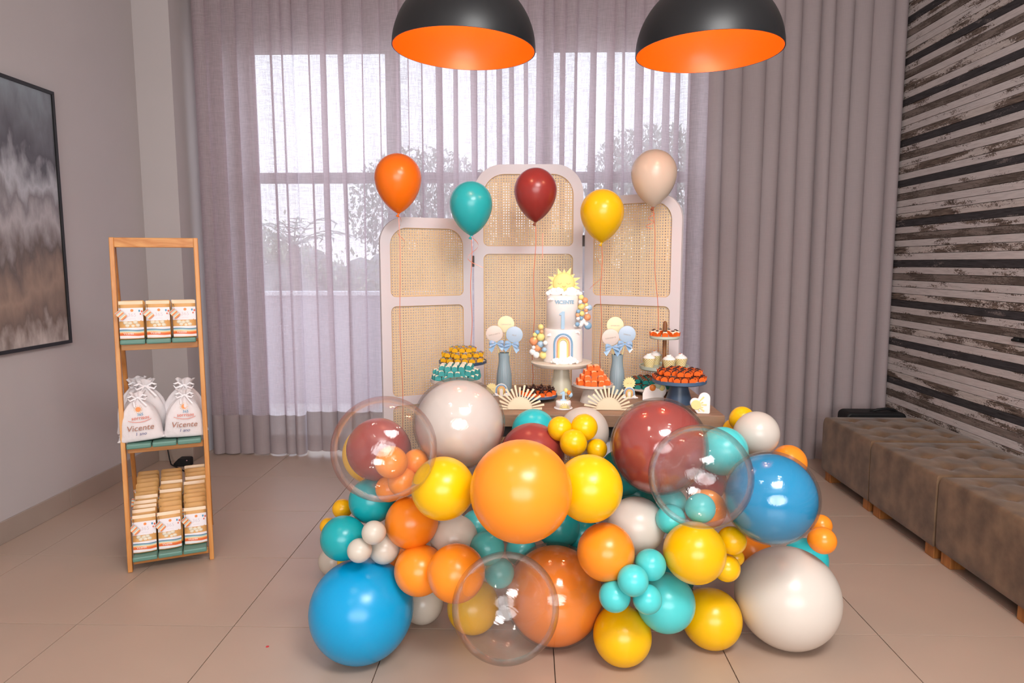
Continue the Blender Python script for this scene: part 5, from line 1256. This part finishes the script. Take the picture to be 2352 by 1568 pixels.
fm_ = n.new('ShaderNodeMapRange'); fm_.inputs[1].default_value = 0.0; fm_.inputs[2].default_value = 1.0; fm_.inputs[3].default_value = 0.06; fm_.inputs[4].default_value = 0.55
L.new(lwb.outputs['Fresnel'], fm_.inputs[0])
hz = n.new('ShaderNodeMapRange'); hz.inputs[3].default_value = 0.015; hz.inputs[4].default_value = 0.30; L.new(lwb.outputs['Facing'], hz.inputs[0])
hz.inputs[1].default_value = 0.86
L.new(mixn(nt, mixn(nt, trb.outputs[0], dfb.outputs[0], hz.outputs[0]), glb.outputs[0], fm_.outputs[0]), out.inputs[0])

def balloon_unit(nu=48, nv=32, egg=0.07):
    """unit latex balloon, neck towards -z"""
    prof = []
    for j in range(nv + 1):
        t = -PI / 2 + PI * j / nv
        r_ = math.cos(t); z = math.sin(t)
        if z < 0: z *= 1 + egg; r_ *= 1 - 0.05 * egg / 0.07 * (z * z)
        prof.append((max(r_, 0.0005), z))
    return G().lathe(prof, nu, cap=False)
UNIT = {}
def unit(col, mat, egg):
    k = (mat.name, egg)
    if k not in UNIT: UNIT[k] = make_mesh(balloon_unit(egg=egg), 'balloon', mat, True)
    return UNIT[k]
KN = G().lathe([(0.02, -0.02), (0.05, -0.01), (0.06, 0.02), (0.045, 0.05), (0.02, 0.07)], 12)
PC = Vector((0.12, 2.75, 0.35))          # the garland's core, where the necks are tied
random.seed(77)
CLEARM = make_mesh(G().ball((0, 0, 0), 1.0, 64, 40), 'bubble', clear, True)
for lab, col, c, r_, typ in BALLOONS:
    d = (PC - Vector(c)); d.normalize()
    q = (-d).to_track_quat('Z', 'Y')
    grp = 'balloons piled in front of the table'
    if col == 'clear':
        o = inst(CLEARM, 'bubble_balloon', None, c, q.to_euler(), (r_, r_, r_)); tag(o, lab, 'balloon', grp)
        continue
    if typ == 'wrap':
        t = thing('bubble_balloon', c, lab, 'balloon', group=grp)
        inst(unit(col, latex(col, True), 0.0), 'inner_balloon', t, (0, 0.004, -0.004), q.to_euler(), (r_ * 0.955,) * 3)
        inst(CLEARM, 'clear_shell', t, None, q.to_euler(), (r_,) * 3)
        continue
    big = r_ > 0.13
    o = inst(unit(col, latex(col), 0.10 if not big else 0.05), 'latex_balloon', None, c, q.to_euler(), (r_,) * 3); tag(o, lab, 'balloon', grp)

# ------------------------------------------------------------------ helium balloons with ribbons
rib_m = M('copper_ribbon', '#cf6d4a', 0.3, 0.6)
WHERE = {'orange': 'leftmost, above the left arch of the screen', 'turquoise': 'between the left and middle arches', 'burgundy': 'in front of the tall middle arch', 'yellow': 'between the middle and right arches', 'beige': 'rightmost, above the right arch of the screen'}
for nm, col, c, R_, up_, dn, e in HELIUM:
    t = thing('helium_balloon', c, '%s helium balloon on a copper ribbon, %s' % (nm, WHERE[nm]), 'balloon', group='floating helium balloons')
    prof = []
    N = 30
    for j in range(N + 1):
        s = j / N
        if s < 0.5:
            a = s / 0.5; z = -dn * (1 - a); k = 1 - a
            prof.append((max(0.006, R_ * (1 - k ** 1.9) ** 0.72), z))
        else:
            a = (s - 0.5) / 0.5 * PI / 2; prof.append((max(0.0005, R_ * math.cos(a)), up_ * math.sin(a)))
    G().lathe(prof, 48, cap=False).build('latex_skin', latex(col), t, smooth=True)
    km = M('copper_knot', '#8a4a33', 0.5) if nm in ('beige', 'burgundy') else latex(col)
    G().lathe([(0.004, 0.004), (0.0065, 0.0), (0.004, -0.006), (0.0085, -0.016), (0.0065, -0.018), (0.0001, -0.012)], 14).build('knot', km, t, (0, 0, -dn), (0, R(22), 0), smooth=True)
    k0 = Vector((0, 0, -dn - 0.004)); e_ = Vector(e) - Vector(c)
    dirv = (e_ - k0)
    zt_ = (0.001 if nm == 'orange' else TZ + 0.001) - c[2]
    f = (zt_ - k0.z) / dirv.z
    end = k0 + dirv * f; end.y = e_.y
    pts = [k0 + (end - k0) * (i / 20) + Vector((0.004 * math.sin(i * 0.7) * (i % 20 > 0), 0, 0)) for i in range(21)]
    G().strip(pts, (1, 0.25, 0), 0.0032).build('ribbon', rib_m, t)
    cl = []
    if nm != 'burgundy':
        A_ = {'orange': (0.012, 0.16, 1.5), 'turquoise': (0.030, 0.15, 1.1), 'yellow': (-0.022, 0.22, 1.2), 'beige': (-0.014, 0.10, 2.6)}[nm]
        for i in range(40):
            s = i / 39; a = s * A_[2] * 2 * PI
            cl.append(k0 + Vector((A_[0] * math.sin(a) * (0.6 + s) + A_[0] * s, -0.012 * math.cos(a), -A_[1] * s)))
    else:
        for i in range(12): cl.append(k0 + Vector((0.035 + 0.0 * i, -0.006, -0.05 - 0.011 * i)))
    G().strip(cl, (0.2, 0.3, 1) if nm != 'burgundy' else (1, 0, 0), 0.0032).build('ribbon_curl', rib_m, t)
